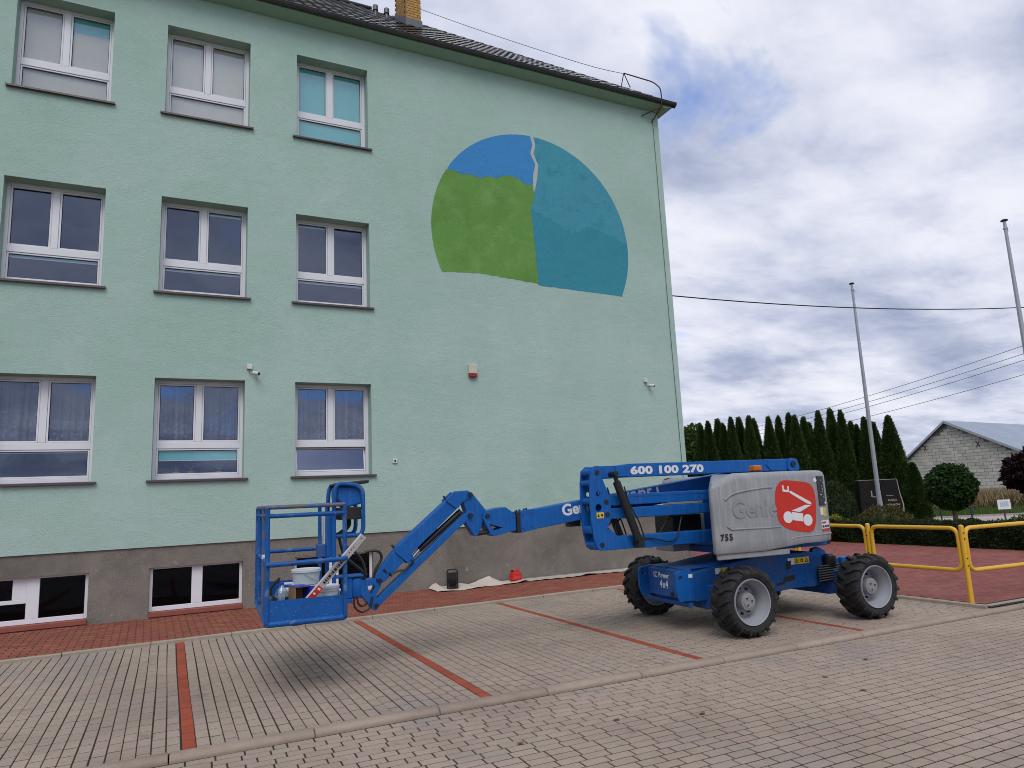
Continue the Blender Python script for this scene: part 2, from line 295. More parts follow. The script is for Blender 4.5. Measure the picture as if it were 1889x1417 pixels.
# ------------------------------------------------------------------ mesh helpers
def link(name, me, parent=None, loc=(0, 0, 0)):
    o = bpy.data.objects.new(name, me); COL.objects.link(o); o.location = loc
    if parent: o.parent = parent
    return o
def tag(o, label=None, cat=None, group=None, kind=None):
    if label: o['label'] = label
    if cat: o['category'] = cat
    if group: o['group'] = group
    if kind: o['kind'] = kind
    return o
def thing(name, label, cat, loc=(0, 0, 0), rz=0.0, group=None):
    o = bpy.data.objects.new(name, None); COL.objects.link(o); o.location = loc; o.rotation_euler = (0, 0, rz); o.empty_display_size = 0.2
    return tag(o, label, cat, group)
class MB:
    def __init__(s): s.v = []; s.f = []
    def add(s, vs, fs):
        b = len(s.v); s.v += [tuple(v) for v in vs]; s.f += [tuple(i + b for i in f) for f in fs]; return s
    def box(s, x0, x1, y0, y1, z0, z1, M=None):
        vs = [(x0, y0, z0), (x1, y0, z0), (x1, y1, z0), (x0, y1, z0), (x0, y0, z1), (x1, y0, z1), (x1, y1, z1), (x0, y1, z1)]
        if M is not None: vs = [M @ Vector(v) for v in vs]
        return s.add(vs, [(0, 3, 2, 1), (4, 5, 6, 7), (0, 1, 5, 4), (1, 2, 6, 5), (2, 3, 7, 6), (3, 0, 4, 7)])
    def prism(s, poly, a, b, holes=(), plane='xz'):
        """extrude a 2-D outline (with holes) from a to b; plane xz -> along y, xy -> along z, yz -> along x"""
        mk = {'xz': lambda p, d: (p[0], d, p[1]), 'xy': lambda p, d: (p[0], p[1], d), 'yz': lambda p, d: (d, p[0], p[1])}[plane]
        loops = [list(poly)] + [list(h) for h in holes]
        def area(l): return sum(l[i][0] * l[(i + 1) % len(l)][1] - l[(i + 1) % len(l)][0] * l[i][1] for i in range(len(l)))
        if area(loops[0]) < 0: loops[0].reverse()
        for h in loops[1:]:
            if area(h) > 0: h.reverse()
        flat = [p for l in loops for p in l]; n = len(flat)
        fs = []
        if len(loops) == 1: tris = [tuple(range(n))]
        else: tris = geometry.tessellate_polygon([[Vector((p[0], p[1], 0)) for p in l] for l in loops])
        for t in tris:
            t = tuple(t)
            if len(loops) > 1:
                p = [flat[i] for i in t]
                if area(p) < 0: t = t[::-1]
            fs.append(t); fs.append(tuple(i + n for i in t[::-1]))
        b0 = 0
        for l in loops:
            m = len(l)
            for i in range(m):
                j = (i + 1) % m
                fs.append((b0 + j, b0 + i, b0 + i + n, b0 + j + n))
            b0 += m
        flip = (plane == 'xz') == (a < b)
        vs = [mk(p, a) for p in flat] + [mk(p, b) for p in flat]
        if not flip: fs = [f[::-1] for f in fs]
        return s.add(vs, fs)
    def tube(s, pts, r, n=8, cap=True, closed=False):
        P = [Vector(p) for p in pts]; m = len(P); rr = r if isinstance(r, (list, tuple)) else [r] * m
        prev = None; vs = []
        for i, p in enumerate(P):
            if closed: t = P[(i + 1) % m] - P[i - 1]
            else: t = P[min(i + 1, m - 1)] - P[max(i - 1, 0)]
            t.normalize()
            if prev is None:
                a = Vector((0, 0, 1)) if abs(t.z) < 0.9 else Vector((1, 0, 0)); u = t.cross(a).normalized()
            else:
                u = (prev - t * prev.dot(t)).normalized()
            prev = u; w = t.cross(u)
            for k in range(n):
                an = 2 * math.pi * k / n
                vs.append(p + (u * math.cos(an) + w * math.sin(an)) * rr[i])
        fs = []
        for i in range(m if closed else m - 1):
            j = (i + 1) % m
            for k in range(n):
                k2 = (k + 1) % n
                fs.append((i * n + k, i * n + k2, j * n + k2, j * n + k))
        if cap and not closed:
            fs.append(tuple(range(n))[::-1]); fs.append(tuple((m - 1) * n + k for k in range(n)))
        return s.add(vs, fs)
    def lathe(s, prof, c=(0, 0, 0), axis='z', n=24, closed=False, cap=True):
        """prof: (radius, offset along axis)"""
        c = Vector(c); vs = []; m = len(prof)
        for r, h in prof:
            for k in range(n):
                an = 2 * math.pi * k / n; a, b = r * math.cos(an), r * math.sin(an)
                vs.append(c + Vector({'z': (a, b, h), 'y': (b, h, a), 'x': (h, a, b)}[axis]))
        fs = []
        for i in range(m if closed else m - 1):
            j = (i + 1) % m
            for k in range(n):
                k2 = (k + 1) % n; fs.append((i * n + k, i * n + k2, j * n + k2, j * n + k))
        if not closed and cap:
            if prof[0][0] > 1e-4: fs.append(tuple(range(n))[::-1])
            if prof[-1][0] > 1e-4: fs.append(tuple((m - 1) * n + k for k in range(n)))
        return s.add(vs, fs)
    def cyl(s, p0, p1, r, n=12): return s.tube([p0, p1], r, n)
    def mesh(s, name, m, smooth=False):
        me = bpy.data.meshes.new(name); me.from_pydata(s.v, [], s.f)
        if len(s.f) < 20000:
            bm = bmesh.new(); bm.from_mesh(me); bmesh.ops.recalc_face_normals(bm, faces=bm.faces); bm.to_mesh(me); bm.free()
        me.materials.append(MAT[m] if isinstance(m, str) else m)
        if smooth:
            me.shade_smooth()
        return me
    def build(s, name, m, parent=None, smooth=None, bevel=0.0, loc=(0, 0, 0)):
        me = s.mesh(name, m)
        o = link(name, me, parent, loc)
        if smooth is not None and smooth is not False:
            me.shade_smooth(); me.set_sharp_from_angle(angle=math.radians(smooth if smooth is not True else 40))
        if bevel:
            b = o.modifiers.new('bevel', 'BEVEL'); b.width = bevel; b.segments = 2; b.limit_method = 'ANGLE'; b.angle_limit = math.radians(35)
        return o
def circ(cx, cz, r, n=14): return [(cx + r * math.cos(2 * math.pi * i / n), cz + r * math.sin(2 * math.pi * i / n)) for i in range(n)]
def smooth_path(pts, n=6, closed=False):
    P = [Vector(p) for p in pts]; out = []; m = len(P)
    for i in range(m if closed else m - 1):
        p0 = P[i - 1] if (i > 0 or closed) else P[0]; p1 = P[i]; p2 = P[(i + 1) % m]; p3 = P[(i + 2) % m] if (closed or i + 2 < m) else P[-1]
        for k in range(n):
            t = k / n
            out.append(0.5 * ((2 * p1) + (p2 - p0) * t + (2 * p0 - 5 * p1 + 4 * p2 - p3) * t * t + (3 * p1 - p0 - 3 * p2 + p3) * t ** 3))
    if not closed: out.append(P[-1])
    return out
def round_path(pts, r, n=5, closed=False):
    """polyline with its corners rounded to radius r"""
    P = [Vector(p) for p in pts]; m = len(P); out = []
    for i, p in enumerate(P):
        if not closed and i in (0, m - 1): out.append(p); continue
        a = (P[i - 1] - p); b = (P[(i + 1) % m] - p)
        d = min(r, a.length * 0.48, b.length * 0.48); a = p + a.normalized() * d; b = p + b.normalized() * d
        for k in range(n + 1):
            t = k / n; out.append(a * (1 - t) ** 2 + p * 2 * t * (1 - t) + b * t * t)
    return out
def text(name, body, size, loc, rot, m, parent, ext=0.0015, sx=1.0, bold=0.0, align='LEFT', sc=1.0):
    cu = bpy.data.curves.new(name, 'FONT'); cu.body = body; cu.size = size; cu.extrude = ext; cu.offset = bold; cu.align_x = align; cu.resolution_u = 3; cu.space_character = sc
    o = bpy.data.objects.new('tmp', cu); COL.objects.link(o)
    me = bpy.data.meshes.new_from_object(o.evaluated_get(bpy.context.evaluated_depsgraph_get()))
    bpy.data.objects.remove(o)
    me.transform(Matrix.Diagonal((sx, 1, 1, 1))); me.materials.clear(); me.materials.append(MAT[m]); me.name = name
    r = link(name, me, parent, loc); r.rotation_euler = rot
    return r
FRONT = (math.pi / 2, 0, 0)

# ------------------------------------------------------------------ ground
def sheet(name, poly, z, m, kind='structure', parent=None, thick=0.0):
    b = MB()
    if thick: b.prism(poly, z - thick, z, plane='xy')
    else: b.add([(x, y, z) for x, y in poly], [tuple(range(len(poly)))])
    o = b.build(name, m, parent)
    if kind and not parent: o['kind'] = kind
    return o
ZP, ZR, ZF = 0.0, -0.036, 0.035                  # parking bay, road, footpath levels (top of pavers)
near = lambda x: -7.29 - 0.02 * x               # back edge of the near kerb
far = lambda x: -2.42 + 0.022 * x               # front edge of the far edging
KW = 0.12
sheet('ground', [(-900, -900), (900, -900), (900, 1600), (-900, 1600)], -0.12, 'lawn')
road = sheet('road', [(-14, near(-14) - KW + 0.02), (-14, -24), (40, -24), (40, near(40) - KW + 0.02)], ZR - 0.0055, 'joint')
parking = sheet('parking_area', [(-14, far(-14) + 0.03), (-14, near(-14) - 0.05), (7.27, near(7.27) - 0.05), (7.27, far(7.27) + 0.03)], ZP - 0.0055, 'joint')
foot = sheet('footpath', [(-14, 0.2), (-14, far(-14) + 0.03), (7.3, far(7.3) + 0.03), (9.4, far(9.4) + 0.03), (9.4, 0.2)], ZF - 0.0055, 'joint')
plaza = sheet('plaza', [(9.4, 12), (9.4, far(9.4) + .03), (7.3, far(7.3) + 0.03), (7.3, near(7.3) - 0.05), (14.7, near(14.7) - 0.05), (15.0, 2), (14.2, 12)], ZF - 0.0060, 'joint')

def brick_mesh(name, L, Wd, m, h=0.03, ch=0.003):
    """a paver lying along x, bevelled top edge"""
    b = MB(); a, c = L / 2, Wd / 2
    lv = [(a, c, -h), (a, c, -ch), (a - ch, c - ch, 0)]
    vs = []
    for x, y, z in lv: vs += [(-x, -y, z), (x, -y, z), (x, y, z), (-x, y, z)]
    fs = [(8, 9, 10, 11)]
    for l in (0, 4):
        for i in range(4):
            j = (i + 1) % 4; fs.append((l + i, l + j, l + 4 + j, l + 4 + i))
    b.add(vs, fs)
    return b.mesh(name, m)
C2 = np.array((CAM.x, CAM.y))
F2 = np.array((fw.x, fw.y)) / math.hypot(fw.x, fw.y); R2 = np.array((rt.x, rt.y))
def px_size(x, y):
    d = np.array((x, y)) - C2; dep = d @ F2; lat = d @ R2
    if dep < 1.0 or abs(lat) > dep * 0.74: return 0.0
    if dep < 4.3: return 0.0                     # below the bottom edge of the picture
    return 1.0 / dep ** 2
def lay(parent, pieces, proto, joined_name, n_parts=300, name='paver', jz=0.0012, jr=0.004, hidden=None):
    """pieces: (x, y, z, angle, length scale). The ones that show largest become objects, the rest one joined mesh."""
    rs = random.Random(len(pieces))
    pcs = []
    for (x, y, z, a, sx) in pieces:
        s = px_size(x, y)
        if hidden and s and hidden(x, y): s = 0
        pcs.append((s, x, y, z + rs.uniform(-jz, jz), a + rs.uniform(-jr, jr), sx))
    order = sorted(range(len(pcs)), key=lambda i: -pcs[i][0])
    parts = set(order[:n_parts])
    pv = np.array([v.co[:] for v in proto.vertices]); pf = np.array([list(p.vertices) for p in proto.polygons])
    V = []; Fc = []; nb = 0
    for i, (s, x, y, z, a, sx) in enumerate(pcs):
        if i in parts:
            o = bpy.data.objects.new(name, proto); COL.objects.link(o); o.parent = parent
            o.location = (x, y, z); o.rotation_euler = (rs.uniform(-jr, jr) * 0.6, rs.uniform(-jr, jr) * 0.4, a); o.scale = (sx, 1, 1)
        else:
            c, sn = math.cos(a), math.sin(a); q = pv.copy(); q[:, 0] *= sx
            V.append(np.stack([q[:, 0] * c - q[:, 1] * sn + x, q[:, 0] * sn + q[:, 1] * c + y, q[:, 2] + z], 1)); Fc.append(pf + nb); nb += len(pv)
    if V:
        me = bpy.data.meshes.new(joined_name); me.from_pydata(np.concatenate(V).tolist(), [], np.concatenate(Fc).tolist())
        me.materials.append(proto.materials[0]); o = link(joined_name, me, parent); o['kind'] = 'stuff'
RN = -0.02; RF = 0.022
rnd = random.Random(3)
# parking bay: bricks end-on to the wall in columns 0.10 wide, one red column every 24
pk, mk = [], []
c0 = -2.2573
for i in range(-90, 97):
    x = c0 + i * 0.1
    y = far(x) + 0.02 - rnd.choice((0.0, 0.05, 0.1, 0.15)) + 0.1 + rnd.uniform(-.015, .015)
    wob = rnd.uniform(-0.002, 0.002)
    lim = near(x) - 0.03
    while y > lim - 0.06:
        yc, sc_ = y, 1.0
        if y - 0.098 < lim: sc_ = (y + 0.098 - lim) / 0.196; yc = lim + 0.098 * sc_
        q = (x + wob + 0.0025 * math.sin(y * 1.7 + i), yc, ZP, math.pi / 2, sc_)
        (mk if i % 24 == 0 and -50 < i else pk).append(q)
        y -= 0.2
pg = brick_mesh('paver_grey', 0.1780, 0.0905, 'paver_grey'); pr_ = brick_mesh('paver_mark', 0.1830, 0.0915, 'paver_mark')
lay(parking, pk, pg, 'grey_pavers', 300)
lay(parking, mk, pr_, 'red_marking_pavers', 60, name='red_paver')
# road: running bond along the kerb, joints a little irregular, some half bricks
rdp = []; rh = []
ca, sa = math.cos(RN), math.sin(RN)
for j in range(0, 62):
    yy = -KW - 0.070 - j * 0.1
    x = -9 + (0.1 if j % 2 else 0) + rnd.uniform(-0.03, 0.03)
    while x < 22:
        half = rnd.random() < 0.045
        L = 0.1 if half else 0.2
        xx = x + L / 2
        px, py = xx * ca - yy * sa, xx * sa + yy * ca - 7.29
        (rh if half else rdp).append((px, py, ZR, RN, 1.0)); x += L
lay(road, rdp, brick_mesh('paver_road', 0.1880, 0.0850, 'paver_grey'), 'road_pavers', 300, jz=0.0010, jr=0.005)
lay(road, rh, brick_mesh('paver_half', 0.0870, 0.0835, 'paver_grey'), 'road_half_pavers', 40, name='half_paver')
# footpath: red bricks along the wall
fp = []
ca, sa = math.cos(RF), math.sin(RF)
for j in range(0, 27):
    yy = 0.085 + 0.05 + j * 0.1
    x = -8 + (0.1 if j % 2 else 0)
    while x < 9.3:
        xx = x + 0.1; px, py = xx * ca - yy * sa, xx * sa + yy * ca - 2.42
        if py < 0.08: fp.append((px, py, ZF, RF, 1.0))
        x += 0.2
lay(foot, fp, brick_mesh('paver_footpath', 0.184, 0.0955, 'paver_red'), 'footpath_pavers', 300, hidden=lambda x, y: y > -0.05)
# plaza: darker red bricks
pz = []
for j in range(0, 123):
    yy = -7.55 + j * 0.1
    x = 7.36 + (0.1 if j % 2 else 0)
    while x < 15.0:
        xx = x + 0.1
        if yy > near(xx) + 0.125 and not (xx < 9.35 and yy > far(xx) + .02): pz.append((xx, yy, ZF, 0.0, 1.0))
        x += 0.2
lay(plaza, pz, brick_mesh('paver_plaza', 0.191, 0.0950, 'paver_plum'), 'plaza_pavers', 300, hidden=lambda x, y: y > -4 and x < 9.5)
# kerb stones between bay and road: rounded on the road side
kerb = bpy.data.objects.new('kerb', None); COL.objects.link(kerb); kerb['kind'] = 'structure'
prof = [(0.0, -0.12), (0.0, 0.004), (-0.010, 0.010), (-0.065, 0.010)]
for i in range(1, 9):
    a = math.pi / 2 * i / 8; prof.append((-0.065 - 0.055 * math.sin(a), 0.010 - 0.040 * (1 - math.cos(a))))
prof.append((-0.122, -0.12))
b = MB(); n = len(prof); L = 1.016
xs = [0, 0.006, L - 0.006, L]
vs = []
for k_, x in enumerate(xs):
    e = 0.006 if k_ in (0, 3) else 0
    for y, z in prof: vs.append((x, y * (1 - e * 2) , z - e * (1 if z > -0.1 else 0)))
fs = []
for k_ in range(3):
    for i in range(n):
        j = (i + 1) % n; fs.append((k_ * n + i, k_ * n + j, (k_ + 1) * n + j, (k_ + 1) * n + i))
fs.append(tuple(range(n))); fs.append(tuple(3 * n + i for i in range(n))[::-1])
kmesh = b.add(vs, fs).mesh('kerb_stone', 'kerb', smooth=True); kmesh.set_sharp_from_angle(angle=math.radians(50))
for i in range(-8, 26):
    x = -1.365 + i * 1.0255
    o = link('kerb_stone', kmesh, kerb, (x + 0.004, near(x) + rnd.uniform(-.003, .003), rnd.uniform(-.002, .002))); o.rotation_euler = (0, 0, RN + rnd.uniform(-.002, .002))
# thin edging between bay and footpath, and along the plaza
edge = bpy.data.objects.new('path_edging', None); COL.objects.link(edge); edge['kind'] = 'structure'
em = MB().prism([(0, -0.1), (0, 0.036), (0.008, 0.046), (0.062, 0.046), (0.07, 0.036), (0.07, -0.1)], 0, 0.992, plane='yz').mesh('edging_stone', 'edging')
for i in range(-9, 12):
    x = -2.6 + i * 1.0
    if x > 7.0: continue
    o = link('edging_stone', em, edge, (x, far(x) + rnd.uniform(-.003, .003), rnd.uniform(-.003, .003))); o.rotation_euler = (0, 0, RF)
for i in range(0, 6):
    y = far(7.27) - 0.03 - i * 0.985
    if y < near(7.3) + 0.6: 
        pass
    L_ = 1.0
    if y - 0.985 < near(7.3): L_ = max(0.1, (y - near(7.3) - 0.005) / 0.992)
    if L_ < 0.15: continue
    o = link('edging_stone', em, edge, (7.345, y, 0)); o.rotation_euler = (0, 0, -math.pi / 2); o.scale = (L_, 1, 1)
    o.location.x = 7.265
xs_ = [7.355, 8.35, 9.35, 10.35, 11.35, 12.35, 13.35, 14.35]
for xa, xb in zip(xs_, xs_[1:]):
    MB().prism([(xa, near(xa) + .002), (xb - .008, near(xb) + .002), (xb - .008, near(xb) + .078), (xa, near(xa) + .078)], -.1, .039, plane='xy').build('edging_stone', 'edging', edge, bevel=.006)
# far pavement, grass
fl = lambda d, s: (CAM.x + F2[0] * d + R2[0] * s, CAM.y + F2[1] * d + R2[1] * s)
sheet('far_path', [fl(20.5, 11.5), fl(20.5, 30), fl(31, 50), fl(31, 13)], -0.02, 'path')
for nm, d in (('path_kerb', 26.6), ('path_kerb', 31.0)):
    (x0, y0), (x1, y1) = fl(d, 13), fl(d, 42)
    an = math.atan2(y1 - y0, x1 - x0); Lk = math.hypot(x1 - x0, y1 - y0)
    o = MB().box(0, Lk, -0.06, 0.06, -0.1, 0.05).build(nm, 'stone_edge', None, loc=(x0, y0, 0)); o.rotation_euler = (0, 0, an); o['kind'] = 'structure'

# ------------------------------------------------------------------ school building
bld = thing('school_building', 'mint green three-storey school with round half-painted mural', 'building')
XL, XR, DEP = -9.0, 8.73, 12.6
ZT, ZPL = 11.52, 1.18
cols = [(-5.06, -3.60), (-2.73, -1.27), (-0.39, 1.05)]
rows = [(2.285, 4.04), (5.59, 7.365), (8.995, 10.78)]
base_w = [(-5.06, -3.565), (-2.70, -1.25), (-0.38, 1.06)]
def pierced(name, x0, x1, z0, z1, opens, y, depth, m, parent):
    """a front wall skin with real openings and reveals"""
    xs = sorted({x0, x1, *[v for o in opens for v in o[:2]]}); zs = sorted({z0, z1, *[v for o in opens for v in o[2:]]})
    b = MB()
    for i in range(len(xs) - 1):
        for j in range(len(zs) - 1):
            cx, cz = (xs[i] + xs[i + 1]) / 2, (zs[j] + zs[j + 1]) / 2
            if any(o[0] < cx < o[1] and o[2] < cz < o[3] for o in opens): continue
            b.add([(xs[i], y, zs[j]), (xs[i + 1], y, zs[j]), (xs[i + 1], y, zs[j + 1]), (xs[i], y, zs[j + 1])], [(0, 1, 2, 3)])
    for a, c, d, e in opens:
        q = [(a, d), (c, d), (c, e), (a, e)]
        for i in range(4):
            p, r = q[i], q[(i + 1) % 4]
            b.add([(p[0], y, p[1]), (r[0], y, r[1]), (r[0], y + depth, r[1]), (p[0], y + depth, p[1])], [(0, 1, 2, 3)])
    return b
b = pierced('wall', XL, XR, ZPL, ZT, [(c[0], c[1], r[0], r[1]) for c in cols for r in rows], 0.0, 0.52, 'mint', bld)
b.add([(XR, 0, ZPL), (XR, DEP, ZPL), (XR, DEP, ZT), (XR, 0, ZT)], [(0, 1, 2, 3)])
b.add([(XL, 0, ZPL), (XL, DEP, ZPL), (XL, DEP, ZT), (XL, 0, ZT)], [(3, 2, 1, 0)])
b.add([(XL, DEP, ZPL), (XR, DEP, ZPL), (XR, DEP, ZT), (XL, DEP, ZT)], [(3, 2, 1, 0)])
b.add([(XL, 0, ZPL), (XR, 0, ZPL), (XR, 0.03, ZPL), (XL, 0.03, ZPL)], [(3, 2, 1, 0)])
b.add([(XR, 0, ZPL), (XR, DEP, ZPL), (XR - .03, DEP, ZPL), (XR - .03, 0, ZPL)], [(0, 1, 2, 3)])
wall = b.build('wall', 'mint', bld)
b = pierced('plinth', XL, XR - 0.03, -0.2, ZPL, [(c[0], c[1], 0.12, 0.84) for c in base_w], 0.03, 0.34, 'plinth', bld)
b.add([(XR - .03, 0.03, -.2), (XR - .03, DEP, -.2), (XR - .03, DEP, ZPL), (XR - .03, 0.03, ZPL)], [(0, 1, 2, 3)])
b.build('plinth', 'plinth', bld)
# rooms behind the glass: floors, back wall, partitions
b = MB()
zf = [-0.1, 1.05, 4.65, 8.05, 11.4]
for i, z in enumerate(zf): b.box(XL + .1, XR - .5, 0.52, 4.0, z, z + 0.25 if 0 < i < 4 else z + 0.05)
b.box(XL + .1, XR - .5, 4.0, 4.1, -0.1, 11.45)
for x in (-3.17, -0.8, 2.6): b.box(x - .06, x + .06, 0.53, 4.0, -0.05, 11.4)
b.build('interior', 'interior', bld)

def window(c, r, blinds=(), lace=None, plants=False, tilt=False):
    x0, x1 = c; z0, z1 = r
    fx = 0.058; y0, y1 = 0.25, 0.32
    zt = z0 + 0.345 * (z1 - z0); th = 0.115; mw = 0.105; xm = (x0 + x1) / 2 - 0.015
    f = MB()
    f.box(x0, x0 + fx, y0, y1, z0, z1).box(x1 - fx, x1, y0, y1, z0, z1)
    f.box(x0 + fx, x1 - fx, y0, y1, z1 - fx, z1).box(x0 + fx, x1 - fx, y0, y1, z0, z0 + 0.085)
    f.box(x0 + fx, x1 - fx, y0, y1, zt - th / 2, zt + th / 2)
    f.box(xm - mw / 2, xm + mw / 2, y0, y1, zt + th / 2, z1 - fx)
    w = f.build('window', 'pvc', bld, bevel=0.006)
    def sash(a, c_, d, e, wd=0.028, yy=0.0):
        s = MB(); p0, p1 = y0 + 0.012 + yy, y1 - 0.01
        s.box(a, a + wd, p0, p1, d, e).box(c_ - wd, c_, p0, p1, d, e).box(a + wd, c_ - wd, p0, p1, d, d + wd).box(a + wd, c_ - wd, p0, p1, e - wd, e)
        return s, (a + wd, c_ - wd, d + wd, e - wd)
    secs = [(x0 + fx, xm - mw / 2, zt + th / 2, z1 - fx), (xm + mw / 2, x1 - fx, zt + th / 2, z1 - fx), (x0 + fx, x1 - fx, z0 + 0.085, zt - th / 2)]
    for i, sc in enumerate(secs):
        s, g = sash(*[v + d for v, d in zip(sc, (0.003, -0.003, 0.003, -0.003))])
        so = s.build('sash', 'pvc', w, bevel=0.004)
        po = MB().box(g[0] - .005, g[1] + .005, 0.288, 0.294, g[2] - .005, g[3] + .005).build('pane', 'glass_tilt' if tilt and i == 2 else 'glass', w)
        if tilt and i == 2:
            for o in (so, po):
                M = Matrix.Translation((0, 0.29, sc[2])) @ Matrix.Rotation(math.radians(-9), 4, 'X') @ Matrix.Translation((0, -0.29, -sc[2]))
                o.data.transform(M)
        # thin dark gasket line round the glass
        k_ = MB(); a, c_, d, e = g; q = 0.008
        k_.box(a, a + q, 0.282, 0.287, d, e).box(c_ - q, c_, 0.282, 0.287, d, e).box(a + q, c_ - q, 0.282, 0.287, d, d + q).box(a + q, c_ - q, 0.282, 0.287, e - q, e)
        if not (tilt and i == 2): k_.build('gasket', 'black_matt', w)
    for (i, frac, m) in blinds:
        a, c_, d, e = secs[i]
        MB().box(a + .01, c_ - .01, (0.316 if m == 'blind_beige' else 0.309), (0.321 if m == 'blind_beige' else 0.313), e - frac * (e - d), e).build('blind', m, w)
        MB().box(a + .01, c_ - .01, 0.312, 0.326, e - frac * (e - d) - 0.018, e - frac * (e - d)).build('blind_bar', 'pvc' if m != 'blind_beige' else m, w)
    if lace:
        zl0, zl1 = lace
        nx = 60; q = MB(); vs = []; fs = []
        for i in range(nx + 1):
            x = x0 + 0.06 + (x1 - x0 - 0.12) * i / nx
            y = 0.40 + 0.018 * math.sin(i * 1.25) + 0.008 * math.sin(i * 2.9)
            zb = zl0 + 0.018 * abs(math.sin(i * 0.8))
            vs += [(x, y, zb), (x, y, zl1)]
            if i: fs.append((2 * i - 2, 2 * i, 2 * i + 1, 2 * i - 1))
        q.add(vs, fs).build('curtain', 'lace', w, smooth=True)
    if plants:
        for px in (x0 + 0.38, x0 + 0.62, x0 + 1.08):
            q = MB().lathe([(0.045, 0), (0.06, 0.09), (0.055, 0.09), (0.05, 0.08)], (px, 0.44, z0 + 0.06), n=12)
            pt = q.build('flower_pot', 'terracotta', w)
            q = MB(); rr = random.Random(int(px * 100))
            for k_ in range(16):
                a = rr.uniform(0, 6.28); l = rr.uniform(.1, .22); p = Vector((px, 0.44, z0 + .14)); d = Vector((math.cos(a) * .6, math.sin(a) * .4, 1)).normalized()
                s = Vector((-math.sin(a), math.cos(a), 0)) * .012
                q.add([p - s, p + s, p + d * l * .6 + s, p + d * l + Vector((math.cos(a) * .05, 0, -.03)), p + d * l * .6 - s], [(0, 1, 2, 3, 4)])
            q.build('houseplant', 'houseplant', w)
    # outside sill with small upturned ends
    s = MB().prism([(0.25, z0 + 0.014), (-0.055, z0 - 0.004), (-0.06, z0 - 0.042), (-0.045, z0 - 0.042), (0.0, z0 - 0.028), (0.25, z0 - 0.012)], x0 - 0.075, x1 + 0.075, plane='yz')
    s.build('sill', 'sill', w, bevel=0.003)
    return w
A_, B_ = 'blind_aqua', 'blind_beige'
window(cols[0], rows[2], [(0, 1.0, B_), (1, 0.97, B_), (1, 0.30, A_), (2, 1.0, B_)])
window(cols[1], rows[2], [(0, 1.0, B_), (1, 1.0, B_), (2, 0.99, B_)])
window(cols[2], rows[2], [(0, 1.0, A_), (1, 1.0, A_), (2, 1.0, A_)])
window(cols[0], rows[1], [(2, 0.14, A_)])
window(cols[1], rows[1], [(1, 0.06, A_), (2, 0.12, A_)])
window(cols[2], rows[1], [(0, 0.05, A_), (2, 0.12, A_)])
zl = rows[0][0] + 0.345 * (rows[0][1] - rows[0][0]) + 0.08
window(cols[0], rows[0], [(2, 0.08, A_)], lace=(zl, rows[0][1] - .02))
window(cols[1], rows[0], [(2, 0.42, A_)], lace=(zl, rows[0][1] - .02), plants=True)
window(cols[2], rows[0], [], lace=(zl - 0.28, rows[0][1] - .02), tilt=True)
for i, (a, c_) in enumerate(base_w):
    z0, z1 = 0.125, 0.84; y0, y1 = 0.12, 0.18; xm = (a + c_) / 2
    f = MB().box(a, a + .05, y0, y1, z0, z1).box(c_ - .05, c_, y0, y1, z0, z1).box(a + .05, c_ - .05, y0, y1, z1 - .035, z1).box(a + .05, c_ - .05, y0, y1, z0, z0 + .075).box(xm - .085, xm + .085, y0, y1, z0 + .075, z1 - .035)
    if i == 0: f.box(a + .05, xm - .085, y0 + .004, y1, 0.44, 0.50).box(xm - .27, xm - .085, y0 + .008, y1 - .005, 0.50, z1 - .035)
    w = f.build('basement_window', 'pvc', bld, bevel=0.005)
    for p, q in ((a + .05, xm - .085), (xm + .085, c_ - .05)):
        MB().box(p - .004, q + .004, 0.150, 0.156, z0 + .07, z1 - .03).build('pane', 'glass_dark', w)
    MB().box(a - .0, c_ + .0, -0.01, y0 + .02, z0 - 0.075, z0 - 0.004).build('sill', 'sill_red', w, bevel=.004)

# mural: painted patches, a fraction of a millimetre proud of the render in reality
mural = bpy.data.objects.new('mural', None); COL.objects.link(mural); mural.parent = bld
mc, mz, mr = 4.925, 7.52, 2.535
def arc(a0, a1, n, r=mr): return [(mc + r * math.cos(math.radians(a0 + (a1 - a0) * i / n)), mz + r * math.sin(math.radians(a0 + (a1 - a0) * i / n))) for i in range(n + 1)]
mrr = random.Random(5)
def jag(p, q, n, amp):
    P = [p]
    for i in range(1, n):
        t = i / n; P.append((p[0] + (q[0] - p[0]) * t + mrr.uniform(-amp, amp) * .6, p[1] + (q[1] - p[1]) * t + mrr.uniform(-amp, amp)))
    return P + [q]
def patch(name, poly, m, y=-0.0035):
    b = MB().prism(poly, y, -0.0005); return b.build(name, m, mural)
hills = [(2.78, 8.83), (2.98, 8.86), (3.12, 8.80), (3.35, 8.83), (3.6, 8.79), (3.75, 8.86), (4.0, 8.84), (4.15, 8.95), (4.35, 8.97), (4.55, 8.93), (4.75, 8.82), (4.9, 8.84)]
hl = []
for p, q in zip(hills, hills[1:]): hl += jag(p, q, 4, 0.018)[:-1]
hl.append(hills[-1])
a_h = math.degrees(math.acos((2.78 - mc) / mr)); a_c = math.degrees(math.acos((4.90 - mc) / mr))
crackL = [(4.90, 10.05), (4.95, 9.85), (4.88, 9.62), (5.0, 9.36), (4.93, 9.12), (4.91, 8.84)]
patch('painted_sky', hl + [(4.91, 8.84), (4.93, 9.12), (5.0, 9.36), (4.88, 9.62), (4.95, 9.85)] + arc(a_c, a_h, 20)[:-1], 'paint_sky')
a_bl = 180 + math.degrees(math.asin((mz - 6.51) / mr))
bot = jag((2.60, 6.51), (3.6, 6.56), 14, .012)[:-1] + jag((3.6, 6.56), (4.92, 6.46), 14, .012)
